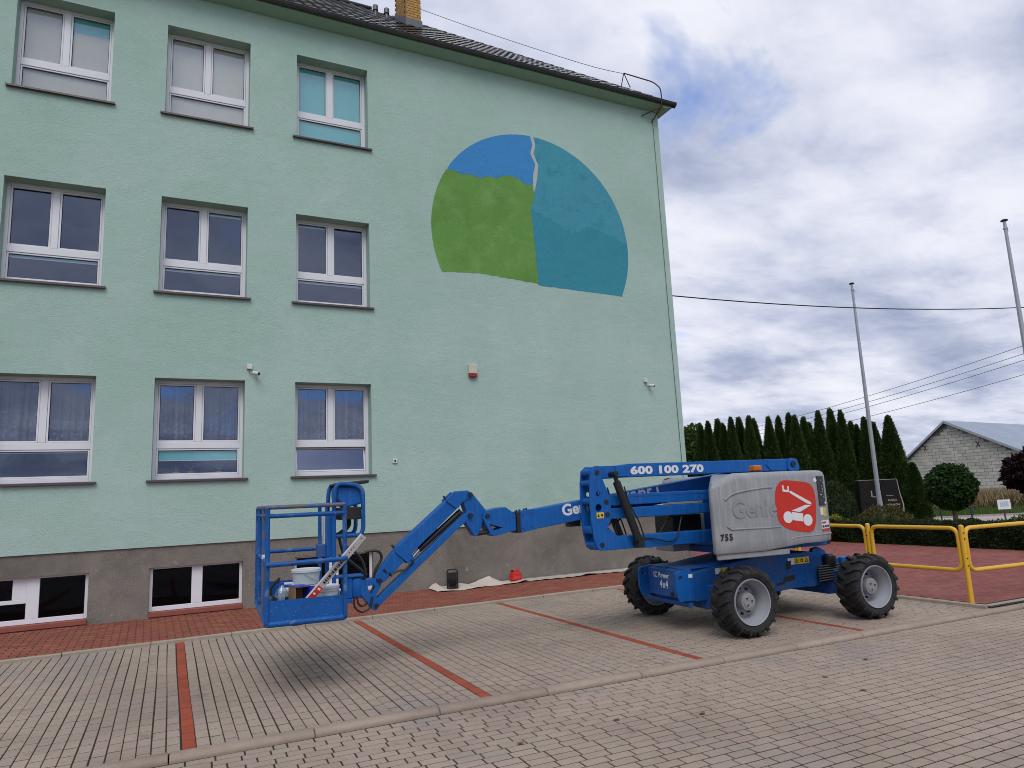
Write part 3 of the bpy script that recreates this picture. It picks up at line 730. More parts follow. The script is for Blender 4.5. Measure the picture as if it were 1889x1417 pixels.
patch('painted_field', arc(a_h, a_bl, 16)[:-1] + bot + [(4.90, 6.9), (4.87, 7.4), (4.84, 7.9), (4.82, 8.25), (4.90, 8.45), (4.93, 8.6), (4.90, 8.84 - 0.005)] + [(x, z - 0.006) for x, z in hl[::-1]][1:], 'paint_green')
dk = jag((4.90, 8.2), (5.45, 8.0), 6, .05) + jag((5.45, 8.0), (5.9, 7.78), 5, .06)[1:] + jag((5.9, 7.78), (6.35, 8.02), 5, .05)[1:] + jag((6.35, 8.02), (7.38, 7.72), 10, .06)[1:]
a_d = math.degrees(math.asin((7.72 - mz) / mr))
dk[-1] = (mc + mr * math.cos(math.radians(a_d)), 7.72)
a_cr = math.degrees(math.acos((4.985 - mc) / mr))
patch('painted_water', [(4.78, 8.18)] + [(x, z - .05) for x, z in dk[:-1]] + dk[-1:] + arc(a_d, a_cr, 26)[1:] + [(5.03, 9.85), (4.97, 9.62), (5.08, 9.36), (5.03, 9.0), (4.95, 8.75), (4.88, 8.55)], 'paint_teal', -0.0022)
a_br = math.degrees(math.asin((6.42 - mz) / mr))
patch('painted_deep_water', [(4.80, 8.224)] + [(x, z) for x, z in dk] + arc(a_d, a_br, 12)[1:] + jag((7.2, 6.36), (4.935, 6.43), 24, .012) + [(4.87, 6.48), (4.82, 7.0), (4.78, 7.6)], 'paint_teal_dark', -0.0030)
patch('painted_crack', [(4.905, 10.03), (4.95, 9.85), (4.885, 9.62), (5.0, 9.36), (4.935, 9.12), (4.92, 8.84), (4.94, 8.68), (5.0, 8.9), (5.03, 9.05), (5.075, 9.36), (4.965, 9.62), (5.025, 9.85), (4.98, 10.05)], 'paint_white', -0.0048)

# eaves, gutter, roof
OV = 0.34; EZ = 11.60; TP = math.tan(math.radians(40.3)); EX = XR + OV
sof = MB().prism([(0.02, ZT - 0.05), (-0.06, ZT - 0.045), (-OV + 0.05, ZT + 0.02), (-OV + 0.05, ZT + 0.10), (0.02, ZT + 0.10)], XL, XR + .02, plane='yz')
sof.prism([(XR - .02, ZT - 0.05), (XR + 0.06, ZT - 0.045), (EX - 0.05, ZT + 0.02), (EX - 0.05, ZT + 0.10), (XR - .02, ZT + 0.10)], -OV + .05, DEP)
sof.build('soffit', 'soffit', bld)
g = [(-OV - 0.0 + 0.065 * math.cos(math.radians(a)), EZ + 0.01 + 0.065 * math.sin(math.radians(a))) for a in range(180, 361, 20)]
gi = [(-OV + 0.058 * math.cos(math.radians(a)), EZ + 0.01 + 0.058 * math.sin(math.radians(a))) for a in range(360, 179, -20)]
gu = MB().prism(g + gi, XL, EX, plane='yz'); gu.tube([(XL, -OV - .065, EZ + .012), (EX, -OV - .065, EZ + .012)], 0.011, 8)
gu.build('gutter', 'gutter', bld, smooth=50)
rl = 6.3
roof = MB()
roof.add([(XL, -OV, EZ - .06), (EX, -OV, EZ - .06), (EX - rl, -OV + rl, EZ + rl * TP - .06), (XL, -OV + rl, EZ + rl * TP - .06)], [(0, 1, 2, 3)])
roof.add([(EX, -OV, EZ), (EX, DEP + OV, EZ), (EX - rl, -OV + rl + .6, EZ + rl * TP), (EX - rl, -OV + rl, EZ + rl * TP)], [(0, 1, 2, 3)])
roof.add([(XL, -OV + rl, EZ + rl * TP), (EX - rl, -OV + rl, EZ + rl * TP), (EX, DEP + OV, EZ), (XL, DEP + OV, EZ)], [(0, 1, 2, 3)])
roof_o = roof.build('roof', 'tile', bld)
sl_ = math.sqrt(1 + TP * TP); CW, CH = 0.30, 0.34
tv, tf = [], []
NS = 8
for j, (v, lift) in enumerate(((0, 0.052), (0.001, 0.030), (CH + .05, 0.012))):
    for i in range(NS + 1):
        u = CW * i / NS; tv.append((u, v, lift + 0.028 * (0.5 - 0.5 * math.cos(2 * math.pi * i / NS)) ** 1.3))
tv = [(u, v, l if j >= NS + 1 else l - 0.03) for j, (u, v, l) in enumerate(tv)]
for j in range(2):
    for i in range(NS): tf.append((j * (NS + 1) + i, j * (NS + 1) + i + 1, (j + 1) * (NS + 1) + i + 1, (j + 1) * (NS + 1) + i))
tb = MB().add(tv, tf); tm = tb.mesh('roof_tile', 'tile', smooth=True); tm.set_sharp_from_angle(angle=math.radians(50))
ang = math.atan(TP); tiles = []
for j in range(25):
    s = j * CH
    xm_ = EX - s / sl_ - CW * 0.9
    for i in range(60):
        x = 8.9 - i * CW
        if x > xm_ or x < -2.2: continue
        tiles.append((x - 0.0, s))
vis = sorted(tiles, key=lambda t: -(t[0] - 0.6 * t[1]))[:300]; vset = set(vis)
RM = Matrix.Rotation(ang, 4, 'X'); V = []; Fc = []; nb = 0
pv = np.array(tb.v); pf = np.array(tb.f)
for (x, s) in tiles:
    loc = (x, -OV + s / sl_ - 0.03, EZ + s / sl_ * TP - 0.045)
    if (x, s) in vset:
        o = link('roof_tile', tm, roof_o, loc); o.rotation_euler = (ang, 0, 0)
    else:
        c, sn = math.cos(ang), math.sin(ang)
        V.append(np.stack([pv[:, 0] + loc[0], pv[:, 1] * c - pv[:, 2] * sn + loc[1], pv[:, 1] * sn + pv[:, 2] * c + loc[2]], 1)); Fc.append(pf + nb); nb += len(pv)
me = bpy.data.meshes.new('roof_tiles'); me.from_pydata(np.concatenate(V).tolist(), [], np.concatenate(Fc).tolist()); me.materials.append(MAT['tile']); me.shade_smooth()
link('roof_tiles', me, roof_o)['kind'] = 'stuff'
# hip caps
hb = MB(); d = Vector((-1, 1, TP)).normalized()
cap = MB().tube([(0, 0, 0), (0, 0.0, 0.36)], [0.075, 0.06], 12).mesh('hip_cap', 'tile', smooth=True)
for i in range(28):
    p = Vector((EX, -OV, EZ - 0.03)) + d * (i * 0.34)
    o = link('hip_cap', cap, roof_o, p); o.rotation_euler = d.to_track_quat('Z', 'Y').to_euler()
MB().tube([Vector((EX - rl, -OV + rl, EZ + rl * TP + .02)), Vector((XL, -OV + rl, EZ + rl * TP + .02))], 0.09, 10).build('ridge_cap', 'tile', roof_o, smooth=True)
# chimney
ch = bpy.data.objects.new('chimney', None); COL.objects.link(ch); ch.parent = bld
cx0, cx1, cy0, cy1, cz0, cz1 = 2.95, 3.37, 3.05, 4.0, 14.2, 18.4
core = MB().box(cx0 + .008, cx1 - .008, cy0 + .008, cy1 - .008, cz0, cz1).build('mortar_core', 'mortar', ch)
bmx = MB().box(0, 0.2, 0, 0.1, 0, 0.062).mesh('brick', 'chimney_brick'); bmy = MB().box(0, 0.1, 0, 0.2225, 0, 0.062).mesh('brick_side', 'chimney_brick'); bmh = MB().box(0, 0.098, 0, 0.1, 0, 0.062).mesh('brick_half', 'chimney_brick')
j = 0; z = 14.72
while z < 17.2:
    if j % 2 == 0:
        for x in (cx0, cx0 + 0.21): link('brick', bmx, ch, (x + .003, cy0, z))
        ys = [cy0 + 0.105 + k_ * 0.2325 for k_ in range(4)]
    else:
        for m_, x in ((bmh, cx0), (bmx, cx0 + 0.108), (bmh, cx0 + 0.318)): link('brick', m_, ch, (x + .003, cy0, z))
        ys = [cy0 + 0.105 + 0.1 + k_ * 0.2325 for k_ in range(3)]
    for y in ys: link('brick', bmy, ch, (cx0, y, z))
    z += 0.075; j += 1
fl_ = MB().prism([(cy0 - .03, EZ + (cy0 + OV) * TP - .05), (cy0 - .03, EZ + (cy0 + OV) * TP + .22), (cy1 + .03, EZ + (cy1 + OV) * TP + .22), (cy1 + .03, EZ + (cy1 + OV) * TP - .05)], cx0 - .025, cx1 + .025, plane='yz')
fl_.build('flashing', 'flashing', ch)
for dx in (0, 0.28):
    y_ = 3.5 - dx * .4; zr = EZ + (y_ + OV) * TP
    MB().lathe([(0.05, -0.1), (0.05, 0.16), (0.075, 0.16), (0.075, 0.30), (0.055, 0.32)], (2.22 + dx, y_, zr), n=12).build('roof_vent', 'flashing', bld, smooth=40)
# lightning conductor along the hip
lw = [(3.3, 5.3, 17.0), (5.2, 3.53, 15.33), (7.35, 1.38, 13.43), (8.06, 0.45, 12.72)]
o = MB().tube(smooth_path(lw, 4), 0.008, 5).build('lightning_wire', 'cable_grey'); tag(o, 'thin lightning conductor wire strung along the tiled roof hip', 'wire')
lb = thing('wire_bracket', 'rusty bent rod bracket at the roof corner holding the wire', 'bracket', (8.35, -0.1, 11.2))
q = lambda *P: [(x - 8.35, y + 0.1, z - 11.2) for x, y, z in P]
MB().tube(round_path(q((8.06, 0.4, 12.70), (8.50, -0.22, 12.18), (8.56, -0.42, 11.9), (8.58, -0.40, 11.45), (8.55, -0.03, 11.22)), .12), 0.016, 7).build('rod', 'rust', lb)
for P in (q((8.06, 0.4, 12.70), (7.96, 0.42, 12.3)), q((8.06, 0.4, 12.70), (8.16, 0.3, 12.25)), q((8.57, -0.36, 11.40), (8.2, -0.02, 11.28)), q((8.57, -0.36, 11.40), (8.5, -0.02, 11.15))): MB().cyl(P[0], P[1], 0.013, 6).build('stay', 'rust', lb)
o = MB().tube([(8.55, -0.015, 11.25), (8.55, -0.015, 8), (8.56, -0.015, 5), (8.58, -0.015, 2.2), (8.59, -0.015, 1.2), (8.59, -0.015, 0.1)], 0.007, 6).build('down_cable', 'cable_grey'); tag(o, 'thin grey cable running down the mint wall beside its right corner', 'cable')
# things on the facade
s = thing('alarm_siren', 'cream and red alarm siren box on the mint wall below the mural', 'siren', (3.21, 0, 4.25))
MB().box(-.095, .095, -.075, 0, .075, .28).build('housing', 'siren', s, bevel=.012); MB().box(-.088, .088, -.085, 0, .0, .073).build('red_lens', 'siren_red', s, bevel=.01)
def seccam(x, z, lab, flip=1):
    s = thing('security_camera', lab, 'camera', (x, 0, z), group='security cameras on the facade'); s.scale = (.78, .78, .78)
    MB().box(-.06, .06, -.06, 0, .06, .17).build('junction_box', 'white_plastic', s, bevel=.008)
    MB().tube(smooth_path([(0, -.03, .06), (0.0, -.03, -.02), (.05, -.04, -.07), (.12, -.05, -.06)], 5), .007, 6).build('cable', 'cable_grey', s)
    MB().cyl((.14, -.0, -.05), (.14, -.09, -.05), .022, 8).build('mount', 'white_plastic', s)
    bo = MB().tube([(.09, -.07, -.03), (.19, -.21, -.075)], .042, 14).build('camera_body', 'white_plastic', s, smooth=40)
    MB().cyl((.188, -.207, -.074), (.194, -.216, -.077), .032, 12).build('lens', 'black', s)
seccam(-1.2, 4.2, 'white security camera above the middle ground-floor window'); seccam(7.68, 4.24, 'white security camera near the right corner of the mint wall')
s = thing('wall_sensor', 'small grey square sensor button on the wall right of the window', 'sensor', (1.5, 0, 2.53))
MB().box(-.045, .045, -.03, 0, -.045, .045).build('plate', 'white_plastic', s, bevel=.008); MB().cyl((0, -.03, 0), (0, -.036, 0), .02, 10).build('button', 'black', s)

# ------------------------------------------------------------------ boom lift (local x along the machine, y away from the camera)
lift = thing('boom_lift', 'blue articulated boom lift with grey cover and four black tyres', 'boom lift', (4.756, -5.883, 0.0), math.radians(-3.4))
# wheels
def tyre_mesh():
    b = MB(); R, w = 0.372, 0.165
    prof = [(0.268, -0.135), (0.285, -0.155), (0.33, -0.168), (0.36, -0.150), (R, -0.12), (R + .004, 0), (R, 0.12), (0.36, 0.150), (0.33, 0.168), (0.285, 0.155), (0.268, 0.135), (0.262, 0.0)]
    b.lathe(prof, axis='y', n=44, closed=True)
    N = 17
    for k in range(N):
        for s in (-1, 1):
            a0 = 2 * math.pi * (k + (0.25 if s > 0 else -0.25)) / N
            sec = [(0.012, R + .000, .034, 0.00), (0.075, R, .036, 0.06), (0.125, R - .006, .036, 0.15), (0.160, 0.352, .028, 0.20), (0.172, 0.325, 0.010, 0.21)]   # |y|, base radius, lug height, skew angle
            hw = 0.062
            vs = []
            for y, r, h, sk in sec:
                for da, rr in ((-hw, r - .012), (hw, r - .012), (hw * .72, r + h), (-hw * .72, r + h)):
                    an = a0 + sk + da
                    if y > 0.15: vs.append((rr * math.sin(an), s * (y + (h * .35 if rr > r else 0)), (rr if rr < r else r + h * .55) * math.cos(an)))
                    else: vs.append((rr * math.sin(an), s * y, rr * math.cos(an)))
            fs = [(0, 1, 2, 3), (19, 18, 17, 16)]
            for q in range(4):
                for i in range(4):
                    j = (i + 1) % 4; fs.append((q * 4 + i, q * 4 + j, q * 4 + 4 + j, q * 4 + 4 + i))
            b.add(vs, fs)
    m = b.mesh('tyre', 'rubber', smooth=True); m.set_sharp_from_angle(angle=math.radians(32)); return m
TM = tyre_mesh()
def rim_mesh():                                  # open side towards -y
    b = MB().lathe([(0.268, -0.14), (0.262, -0.155), (0.250, -0.15), (0.243, -0.13), (0.236, -0.10), (0.205, -0.06), (0.200, 0.02), (0.192, 0.045), (0.11, 0.04), (0.0, 0.04)], axis='y', n=40, cap=False)
    b.lathe([(0.268, 0.14), (0.25, 0.13), (0.235, 0.06), (0.2, 0.06)], axis='y', n=40, cap=False)
    m = b.mesh('rim', 'rim', smooth=True); m.set_sharp_from_angle(angle=math.radians(45)); return m
RMh = rim_mesh()
hb_ = MB().lathe([(0.105, 0.05), (0.105, -0.055), (0.098, -0.075), (0.075, -0.078), (0.072, -0.085), (0.03, -0.085), (0.0, -0.083)], axis='y', n=28)
HM = hb_.mesh('hub', 'hub', smooth=True); HM.set_sharp_from_angle(angle=math.radians(40))
nb_ = MB()
for k in range(9):
    a = 2 * math.pi * k / 9; nb_.cyl((0.148 * math.cos(a), 0.045, 0.148 * math.sin(a)), (0.148 * math.cos(a), 0.012, 0.148 * math.sin(a)), 0.016, 6)
for k in range(3):
    a = 2 * math.pi * k / 3 + .4; nb_.cyl((0.045 * math.cos(a), -.08, 0.045 * math.sin(a)), (0.045 * math.cos(a), -.092, 0.045 * math.sin(a)), 0.011, 6)
NM = nb_.mesh('wheel_nuts', 'black')
for (x, y, st) in ((-1.0, -0.972, 0), (1.0, -0.972, 0), (-1.0, 0.972, 180), (1.0, 0.972, 180)):
    w = link('wheel', RMh, lift, (x, y, 0.402)); w.rotation_euler = (0, random.uniform(0, 1), math.radians(st))
    link('tyre', TM, w); link('hub', HM, w)
    link('wheel_nuts', NM, w)
# chassis
c = MB()
c.prism([(-1.32, 0.36), (-1.40, 0.42), (-1.40, 0.70), (-0.75, 0.78), (-0.3, 0.83), (0.62, 0.83), (0.80, 0.74), (1.2, 0.70), (1.2, 0.45), (0.62, 0.37), (0.40, 0.38), (-0.2, 0.36)], -0.46, 0.46)
c.build('chassis', 'blue_chassis', lift, bevel=.012)
c = MB().box(-1.42, -0.7, -0.36, 0.36, 0.695, 0.745).box(-1.40, -0.95, -0.40, 0.40, 0.748, 0.756); c.build('deck_plate', 'blue_dusty', lift, bevel=.004)
# front end plate with two rounded tow ears
f = MB().box(-1.46, -1.405, -0.42, 0.36, 0.40, 0.735)
fp_ = f.build('front_plate', 'blue_dusty', lift, bevel=.006)
for y0 in (-0.47, 0.34):
    MB().prism(round_path([(-1.56, 0.40, 0), (-1.60, 0.50, 0), (-1.60, 0.70, 0), (-1.55, 0.755, 0), (-1.36, 0.765, 0), (-1.36, 0.40, 0)], .04)and [(p.x, p.y) for p in round_path([(-1.54, 0.38, 0), (-1.585, 0.48, 0), (-1.585, 0.735, 0), (-1.34, 0.765, 0), (-1.34, 0.38, 0)], .05)], y0, y0 + 0.045, holes=[circ(-1.52, 0.66, .03)]).build('tow_ear', 'blue', lift, bevel=.004)
text('lettering', 'IC Power', 0.10, (-1.463, 0.19, 0.622), (math.pi / 2, 0, -math.pi / 2), 'decal_white', fp_, sx=0.78, bold=.0012, sc=1.12)
text('lettering', '4x4', 0.135, (-1.463, 0.06, 0.50), (math.pi / 2, 0, -math.pi / 2), 'decal_white', fp_, sx=0.80, bold=.002, sc=1.15)
MB().cyl((-1.462, -0.20, .44), (-1.475, -0.20, .44), .03, 10).build('port', 'black', fp_)
MB().box(-1.40, -1.34, -0.475, -0.472, 0.655, 0.70).build('sticker', 'decal_white', lift)
# axles
for x, m_ in ((-1.0, 'blue_dusty'), (1.0, 'blue_dusty')):
    a = MB().prism([(-0.80, 0.33), (-0.80, 0.48), (-0.55, 0.60 if x > 0 else .55), (0.55, 0.60 if x > 0 else .55), (0.80, 0.48), (0.80, 0.33), (0.45, 0.25), (-0.45, 0.25)], x - .13, x + .13, plane='yz')
    a.build('axle', m_, lift, bevel=.012)
    for s in (-1, 1):
        MB().lathe([(0.13, 0), (0.15, .03), (0.15, .12), (0.11, .15)], (x, s * 0.80 - (.0 if s > 0 else .12), 0.402), 'y', 18).build('wheel_motor', 'black', lift, smooth=40)
MB().tube([(-1.38, -0.46, .33), (-1.38, 0.46, .33)], .035, 10).build('tie_rod', 'blue_dusty', lift)
for s in (-1, 1): MB().prism([(0.62, .66), (0.70, .86), (0.80, .88), (0.92, .82), (0.98, .62), (1.1, .56), (1.1, .46), (0.62, .46)], s * .40 - .03, s * .40 + .03).build('axle_bracket', 'blue', lift, bevel=.006)
for i in range(7): MB().cyl((0.66, -0.52, .44 + i * .032), (0.98, -0.60, .47 + i * .03), .014, 6).build('hydraulic_hose', 'cable_black', lift)
MB().lathe([(.07, 0), (.085, .02), (.085, .14), (.05, .17)], (0.88, -0.52, .62), 'z', 14).build('oscillate_cylinder', 'black', lift, smooth=40)
MB().box(1.0, 1.16, -.62, -.55, .58, .74).build('steer_arm', 'blue', lift, bevel=.02)
MB().cyl((-0.6, -.465, .5), (-0.6, -.475, .5), .05, 12).build('cap', 'black', lift)
for x0, x1, z0, z1 in ((0.16, 0.26, .62, .74), (-0.02, 0.12, .43, .48), (0.1, 0.30, .47, .55), (0.42, 0.50, .43, .46)): MB().prism(circ((x0 + x1) / 2, (z0 + z1) / 2, (z1 - z0) / 2, 10) if x1 - x0 < .09 else [(x0, z0), (x1, z0 + .02), (x1, z1), (x0 + .02, z1 - .01)], -.4635, -.455).build('cutout_shade', 'black_matt', lift)  # flat black patches paint the dark of cutouts in the chassis side
def warn(x, z, wd, h, y, parent, white=0.3):
    MB().box(x, x + wd * white, y - .002, y, z, z + h).build('label_white', 'decal_white', parent)
    o = MB().box(x + wd * white + .001, x + wd, y - .002, y, z, z + h).build('label_yellow', 'decal_yellow', parent)
    n = 3; ww = wd * (1 - white) / n
    for i in range(n):
        cx_ = x + wd * white + ww * (i + .5); r = min(h, ww) * .36
        tri = [(cx_ - r, z + h / 2 - r * .8), (cx_ + r, z + h / 2 - r * .8), (cx_, z + h / 2 + r)] if i != 1 else circ(cx_, z + h / 2, r * .8, 8)
        inner = [((p[0] - cx_) * .5 + cx_, (p[1] - z - h / 2) * .5 + z + h / 2 - r * .1) for p in tri]
        MB().prism(tri, y - .0035, y - .0022, holes=[inner]).build('label_symbol', 'black', parent)
warn(0.21, 0.685, 0.37, 0.085, -.461, lift); warn(-0.98, 0.665, 0.28, 0.07, -.461, lift, .25)
# turret
t = MB().lathe([(0.42, 0.82), (0.42, 0.875), (0.5, 0.875), (0.5, 0.90)], n=32).build('slew_ring', 'black', lift, smooth=40)
MB().box(-0.80, 0.90, -0.50, 0.50, 0.90, 0.99).box(-0.45, 0.95, -0.36, -0.34, 0.99, 1.75).box(-0.45, 0.95, 0.34, 0.36, 0.99, 1.75).build('turntable', 'blue', lift, bevel=.01)
MB().prism([(0.35, 0.99), (0.95, 0.99), (0.95, 1.95), (0.78, 2.05), (0.55, 2.02)], 0.18, 0.22).prism([(0.35, 0.99), (0.95, 0.99), (0.95, 1.6), (0.55, 1.6)], -0.36, -0.32).build('boom_support', 'blue', lift, bevel=.006)
def cover(name, sg, mname):
    plan = [(-0.86, -0.36), (-1.30, -0.87), (-1.335, -0.935), (-1.325, -0.968), (-1.28, -0.984), (-0.93, -0.989), (-0.6, -0.992), (0.0, -0.992), (0.28, -0.985), (0.36, -0.962), (0.56, -0.885), (0.63, -0.835), (0.80, -0.62), (0.88, -0.34)]
    if sg < 0: plan = [(x * .52 if x < 0 else x, y) for x, y in plan]
    zt = lambda x: 1.905 if x > -0.92 else 1.905 - (-0.92 - x) / 0.45 * 0.14
    def off(d):
        out = []
        n = len(plan)
        for i, p in enumerate(plan):
            if i in (0, n - 1): out.append((p[0] + (d if i == 0 else -d), p[1])); continue
            a, c_ = plan[i - 1], plan[i + 1]; tx, ty = c_[0] - a[0], c_[1] - a[1]; l = math.hypot(tx, ty); nx, ny = -ty / l, tx / l
            out.append((p[0] + nx * d, p[1] + ny * d))
        return out
    lv = [(lambda x: 1.00 if x > -0.24 else 0.955, .012), (lambda x: 1.02 if x > -0.24 else .975, 0), (lambda x: 1.085 , 0.0), (lambda x: 1.5, 0.0), (lambda x: zt(x) - .075, 0.004), (lambda x: zt(x) - .03, .02), (lambda x: zt(x) - .006, .055), (lambda x: zt(x), .11)]
    vs = []; n = len(plan)
    for zf_, d in lv:
        for p, q in zip(plan, off(d)): vs.append((q[0], q[1] * sg, zf_(p[0])))
    fs = []
    for l in range(len(lv) - 1):
        for i in range(n):
            j = (i + 1) % n; fs.append((l * n + i, l * n + j, (l + 1) * n + j, (l + 1) * n + i))
    fs.append(tuple(range(n))); fs.append(tuple((len(lv) - 1) * n + i for i in range(n)))
    o = MB().add(vs, fs).build(name, mname, lift, smooth=50)
    # lower skirt
    if sg > 0: MB().prism([(-0.83, -.36 * sg), (-1.27, -.88 * sg), (-1.30, -.935 * sg), (-1.26, -.955 * sg), (-0.215, -.965 * sg), (-0.19, -.93 * sg), (-.19, -.34 * sg)], .885, .953, plane='xy').build('skirt', mname, o, bevel=.01)
    return o
cov = cover('cover', 1, 'cover_grey'); cov2 = cover('engine_cover', -1, 'cover_grey')
Y0 = -.992
# moulded channels on the cover face, raised emblem, number
ch_ = [(p.x, p.z) for p in smooth_path([(-1.16, 0, 1.585), (-1.0, 0, 1.66), (-0.6, 0, 1.705), (-0.42, 0, 1.71)], 5)]
MB().tube([(x, Y0 + .004, z) for x, z in ch_], .012, 8).build('moulding', 'cover_grey', cov, smooth=True)
MB().tube([(-1.16, Y0 + .003, 1.275), (-1.10, Y0 + .002, 1.235), (-0.55, Y0 + .002, 1.225), (-0.36, Y0 + .002, 1.225)], .011, 8).build('moulding', 'cover_grey', cov, smooth=True)
MB().tube([(-.21, Y0 + .004, .99), (-.20, Y0 + .004, 1.06), (-.12, Y0 + .004, 1.085), (.28, Y0 + .008, 1.09), (.56, -.888, 1.09), (.63, -.838, 1.09)], .010, 8).build('moulding', 'cover_grey', cov, smooth=True)
text('emblem', 'Genie', 0.30, (-1.07, Y0 + .003, 1.365), FRONT, 'cover_grey', cov, ext=0.007, sx=0.96, bold=.003)
text('emblem_groove', 'Genie', 0.30, (-1.07, Y0 + .003, 1.365), FRONT, 'hub', cov, ext=0.004, sx=0.96, bold=.010)
text('number', '755', 0.105, (-1.275, Y0 - .001, 1.112), FRONT, 'black', cov, sx=1.0, bold=.003, sc=1.25)
dec = [(-0.395, 1.48), (-0.37, 1.66), (-0.31, 1.75), (-0.22, 1.79), (-0.01, 1.772), (0.17, 1.745), (0.245, 1.68), (0.268, 1.56), (0.258, 1.40), (0.225, 1.23), (0.18, 1.155), (0.08, 1.135), (-0.14, 1.165), (-0.26, 1.205), (-0.35, 1.27), (-0.385, 1.37)]
dec = [(p.x, p.z) for p in smooth_path([(x, 0, z) for x, z in dec], 4, closed=True)]
MB().prism(dec, Y0 - .003, Y0 + .004).build('decal', 'decal_red', cov)
yd = (Y0 - .0052, Y0 - .0032)
PX = lambda a, b_: (-0.393 + (a - 80) * (0.661 / 720), 1.79 - (b_ - 245) * (0.655 / 905))
pic = [[(225, 330), (250, 330), (250, 400), (315, 415), (315, 345), (340, 350), (338, 455), (225, 435)],
       [(345, 440), (365, 430), (705, 640), (718, 680), (640, 665), (345, 465)],
       [(345, 770), (600, 685), (715, 690), (490, 800)],
       [(345, 790), (545, 830), (530, 965), (360, 930)]]
for i, pl in enumerate(pic): MB().prism([PX(*p) for p in pl], *yd).build('decal_pictogram', 'decal_white', cov)
for cx_, cz_ in ((275, 875), (620, 945)):
    MB().prism([PX(cx_ + 82 * math.cos(a * .3927), cz_ + 100 * math.sin(a * .3927)) for a in range(16)], *yd).build('decal_pictogram', 'decal_white', cov)
# control panel and stickers on the angled rear corner
p0, p1 = Vector((0.36, -.962, 0)), Vector((0.56, -.885, 0)); du = (p1 - p0).normalized(); nn = Vector((du.y, -du.x, 0))
PM = Matrix(((du.x, -nn.x, 0, p0.x), (du.y, -nn.y, 0, p0.y), (0, 0, 1, 0), (0, 0, 0, 1)))
cp = MB().box(-.012, .172, -.008, .002, 1.45, 1.825, PM).build('control_panel', 'black', cov, bevel=.004)
pr = random.Random(2)
for i in range(9):
    u, z = pr.uniform(.01, .15), 1.48 + i * .036; MB().cyl(PM @ Vector((u, -.010, z)), PM @ Vector((u, -.02, z)), pr.uniform(.007, .014), 8).build('switch', pr.choice(['decal_white', 'decal_red', 'hub', 'rim']), cov)
MB().box(.0, .08, -.003, .002, 1.33, 1.425, PM).build('sticker', 'decal_white', cov); MB().box(.085, .17, -.003, .002, 1.31, 1.42, PM).build('sticker', 'decal_yellow', cov)
MB().box(.0, .215, -.003, .002, 1.15, 1.26, PM).build('sticker', 'decal_white', cov); MB().box(.0, .215, -.005, -.0032, 1.128, 1.158, PM).build('sticker', 'decal_red', cov)
for body, u in (('600', .008), ('100', .078), ('270', .148)):
    o = text('phone_number', body, .04, (0, 0, 0), FRONT, 'black', cov, sx=.9, bold=.001)
    o.matrix_local = PM @ Matrix.Translation((u, -.0045, 1.172)) @ Matrix.Rotation(math.pi / 2, 4, 'X')
MB().box(.01, .13, -.005, -.0032, 1.222, 1.245, PM).build('sticker_logo', 'decal_red', cov)
MB().prism(circ(0.305, 1.775, .028, 12), -.9835, -.975).build('sticker', 'decal_white', cov)
MB().box(-1.18, -.72, .06, .50, 1.02, 1.40).build('hydraulic_tank', 'black_matt', lift, bevel=.02)
MB().box(-1.22, -.95, .05, .45, .93, 1.015).build('tank_tray', 'hub', lift, bevel=.01)
bc = MB().lathe([(.075, 0), (.075, .018), (.07, .02)], (-.39, -.7, 1.905), n=18).build('beacon_base', 'black', lift)
MB().box(-.452, -.328, -.755, -.645, 1.925, 1.995).build('beacon_lens', 'beacon', bc, bevel=.014)
# riser linkage
YA, YB = -.31, -.11
def armbox(name, poly, y0=YA, y1=YB, m='blue', bevel=.008, holes=()):
    return MB().prism(poly, y0, y1, holes=holes).build(name, m, lift, bevel=bevel)
top = armbox('upper_arm', [(-2.56, 2.05), (-2.50, 2.06), (-2.16, 2.065), (-2.02, 2.082), (0.70, 2.09), (0.725, 2.07), (0.725, 1.93), (-2.02, 1.915), (-2.18, 1.91), (-2.56, 1.90)])
text('phone_number', '600 100 270', 0.130, (-2.02, YA - .0015, 1.952), FRONT, 'decal_white', top, sx=1.60, bold=.0062, sc=1.06)
MB().prism([(0.14, 2.02), (0.22, 2.075), (0.50, 2.085), (0.50, 1.925), (0.22, 1.935)], YA - .012, YA - .0005).build('pad_plate', 'blue', top, bevel=.003)
MB().prism([(p.x, p.z) for p in smooth_path([(0.52, 0, 1.93), (0.52, 0, 2.02), (0.56, 0, 2.085), (0.64, 0, 2.09), (0.70, 0, 2.03), (0.70, 0, 1.93)], 4, closed=True)], YA - .03, YA - .0005).build('pivot_ear', 'blue', top, bevel=.004)
MB().cyl((0.60, YA - .05, 2.015), (0.60, .2, 2.015), .038, 14).build('pivot_pin', 'black', top)
MB().box(-2.24, -2.06, YA - .012, YA - .0005, 1.925, 2.058).build('pad_plate', 'blue', top, bevel=.003)
armbox('upper_link', [(-2.42, 1.71), (-2.1, 1.695), (-2.06, 1.712), (-0.3, 1.715), (-0.3, 1.585), (-2.42, 1.575)])
MB().box(-2.05, -0.35, YA - .004, YA - .0004, 1.675, 1.683).build('link_ridge', 'blue_dusty', lift)
armbox('lower_link', [(-2.42, 1.545), (-0.3, 1.552), (-0.3, 1.422), (-2.42, 1.415)])
low = armbox('lower_arm', [(-2.55, 1.17), (-2.44, 1.31), (-2.36, 1.30), (-2.26, 1.205), (-0.3, 1.20), (-0.3, 1.045), (-2.44, 1.05), (-2.55, 1.06)])
MB().prism([(-1.99, 1.05), (-2.05, 1.12), (-2.0, 1.205), (-1.78, 1.205), (-1.78, 1.04)], YA - .012, YA - .0005).build('pad_plate', 'blue', low, bevel=.003)
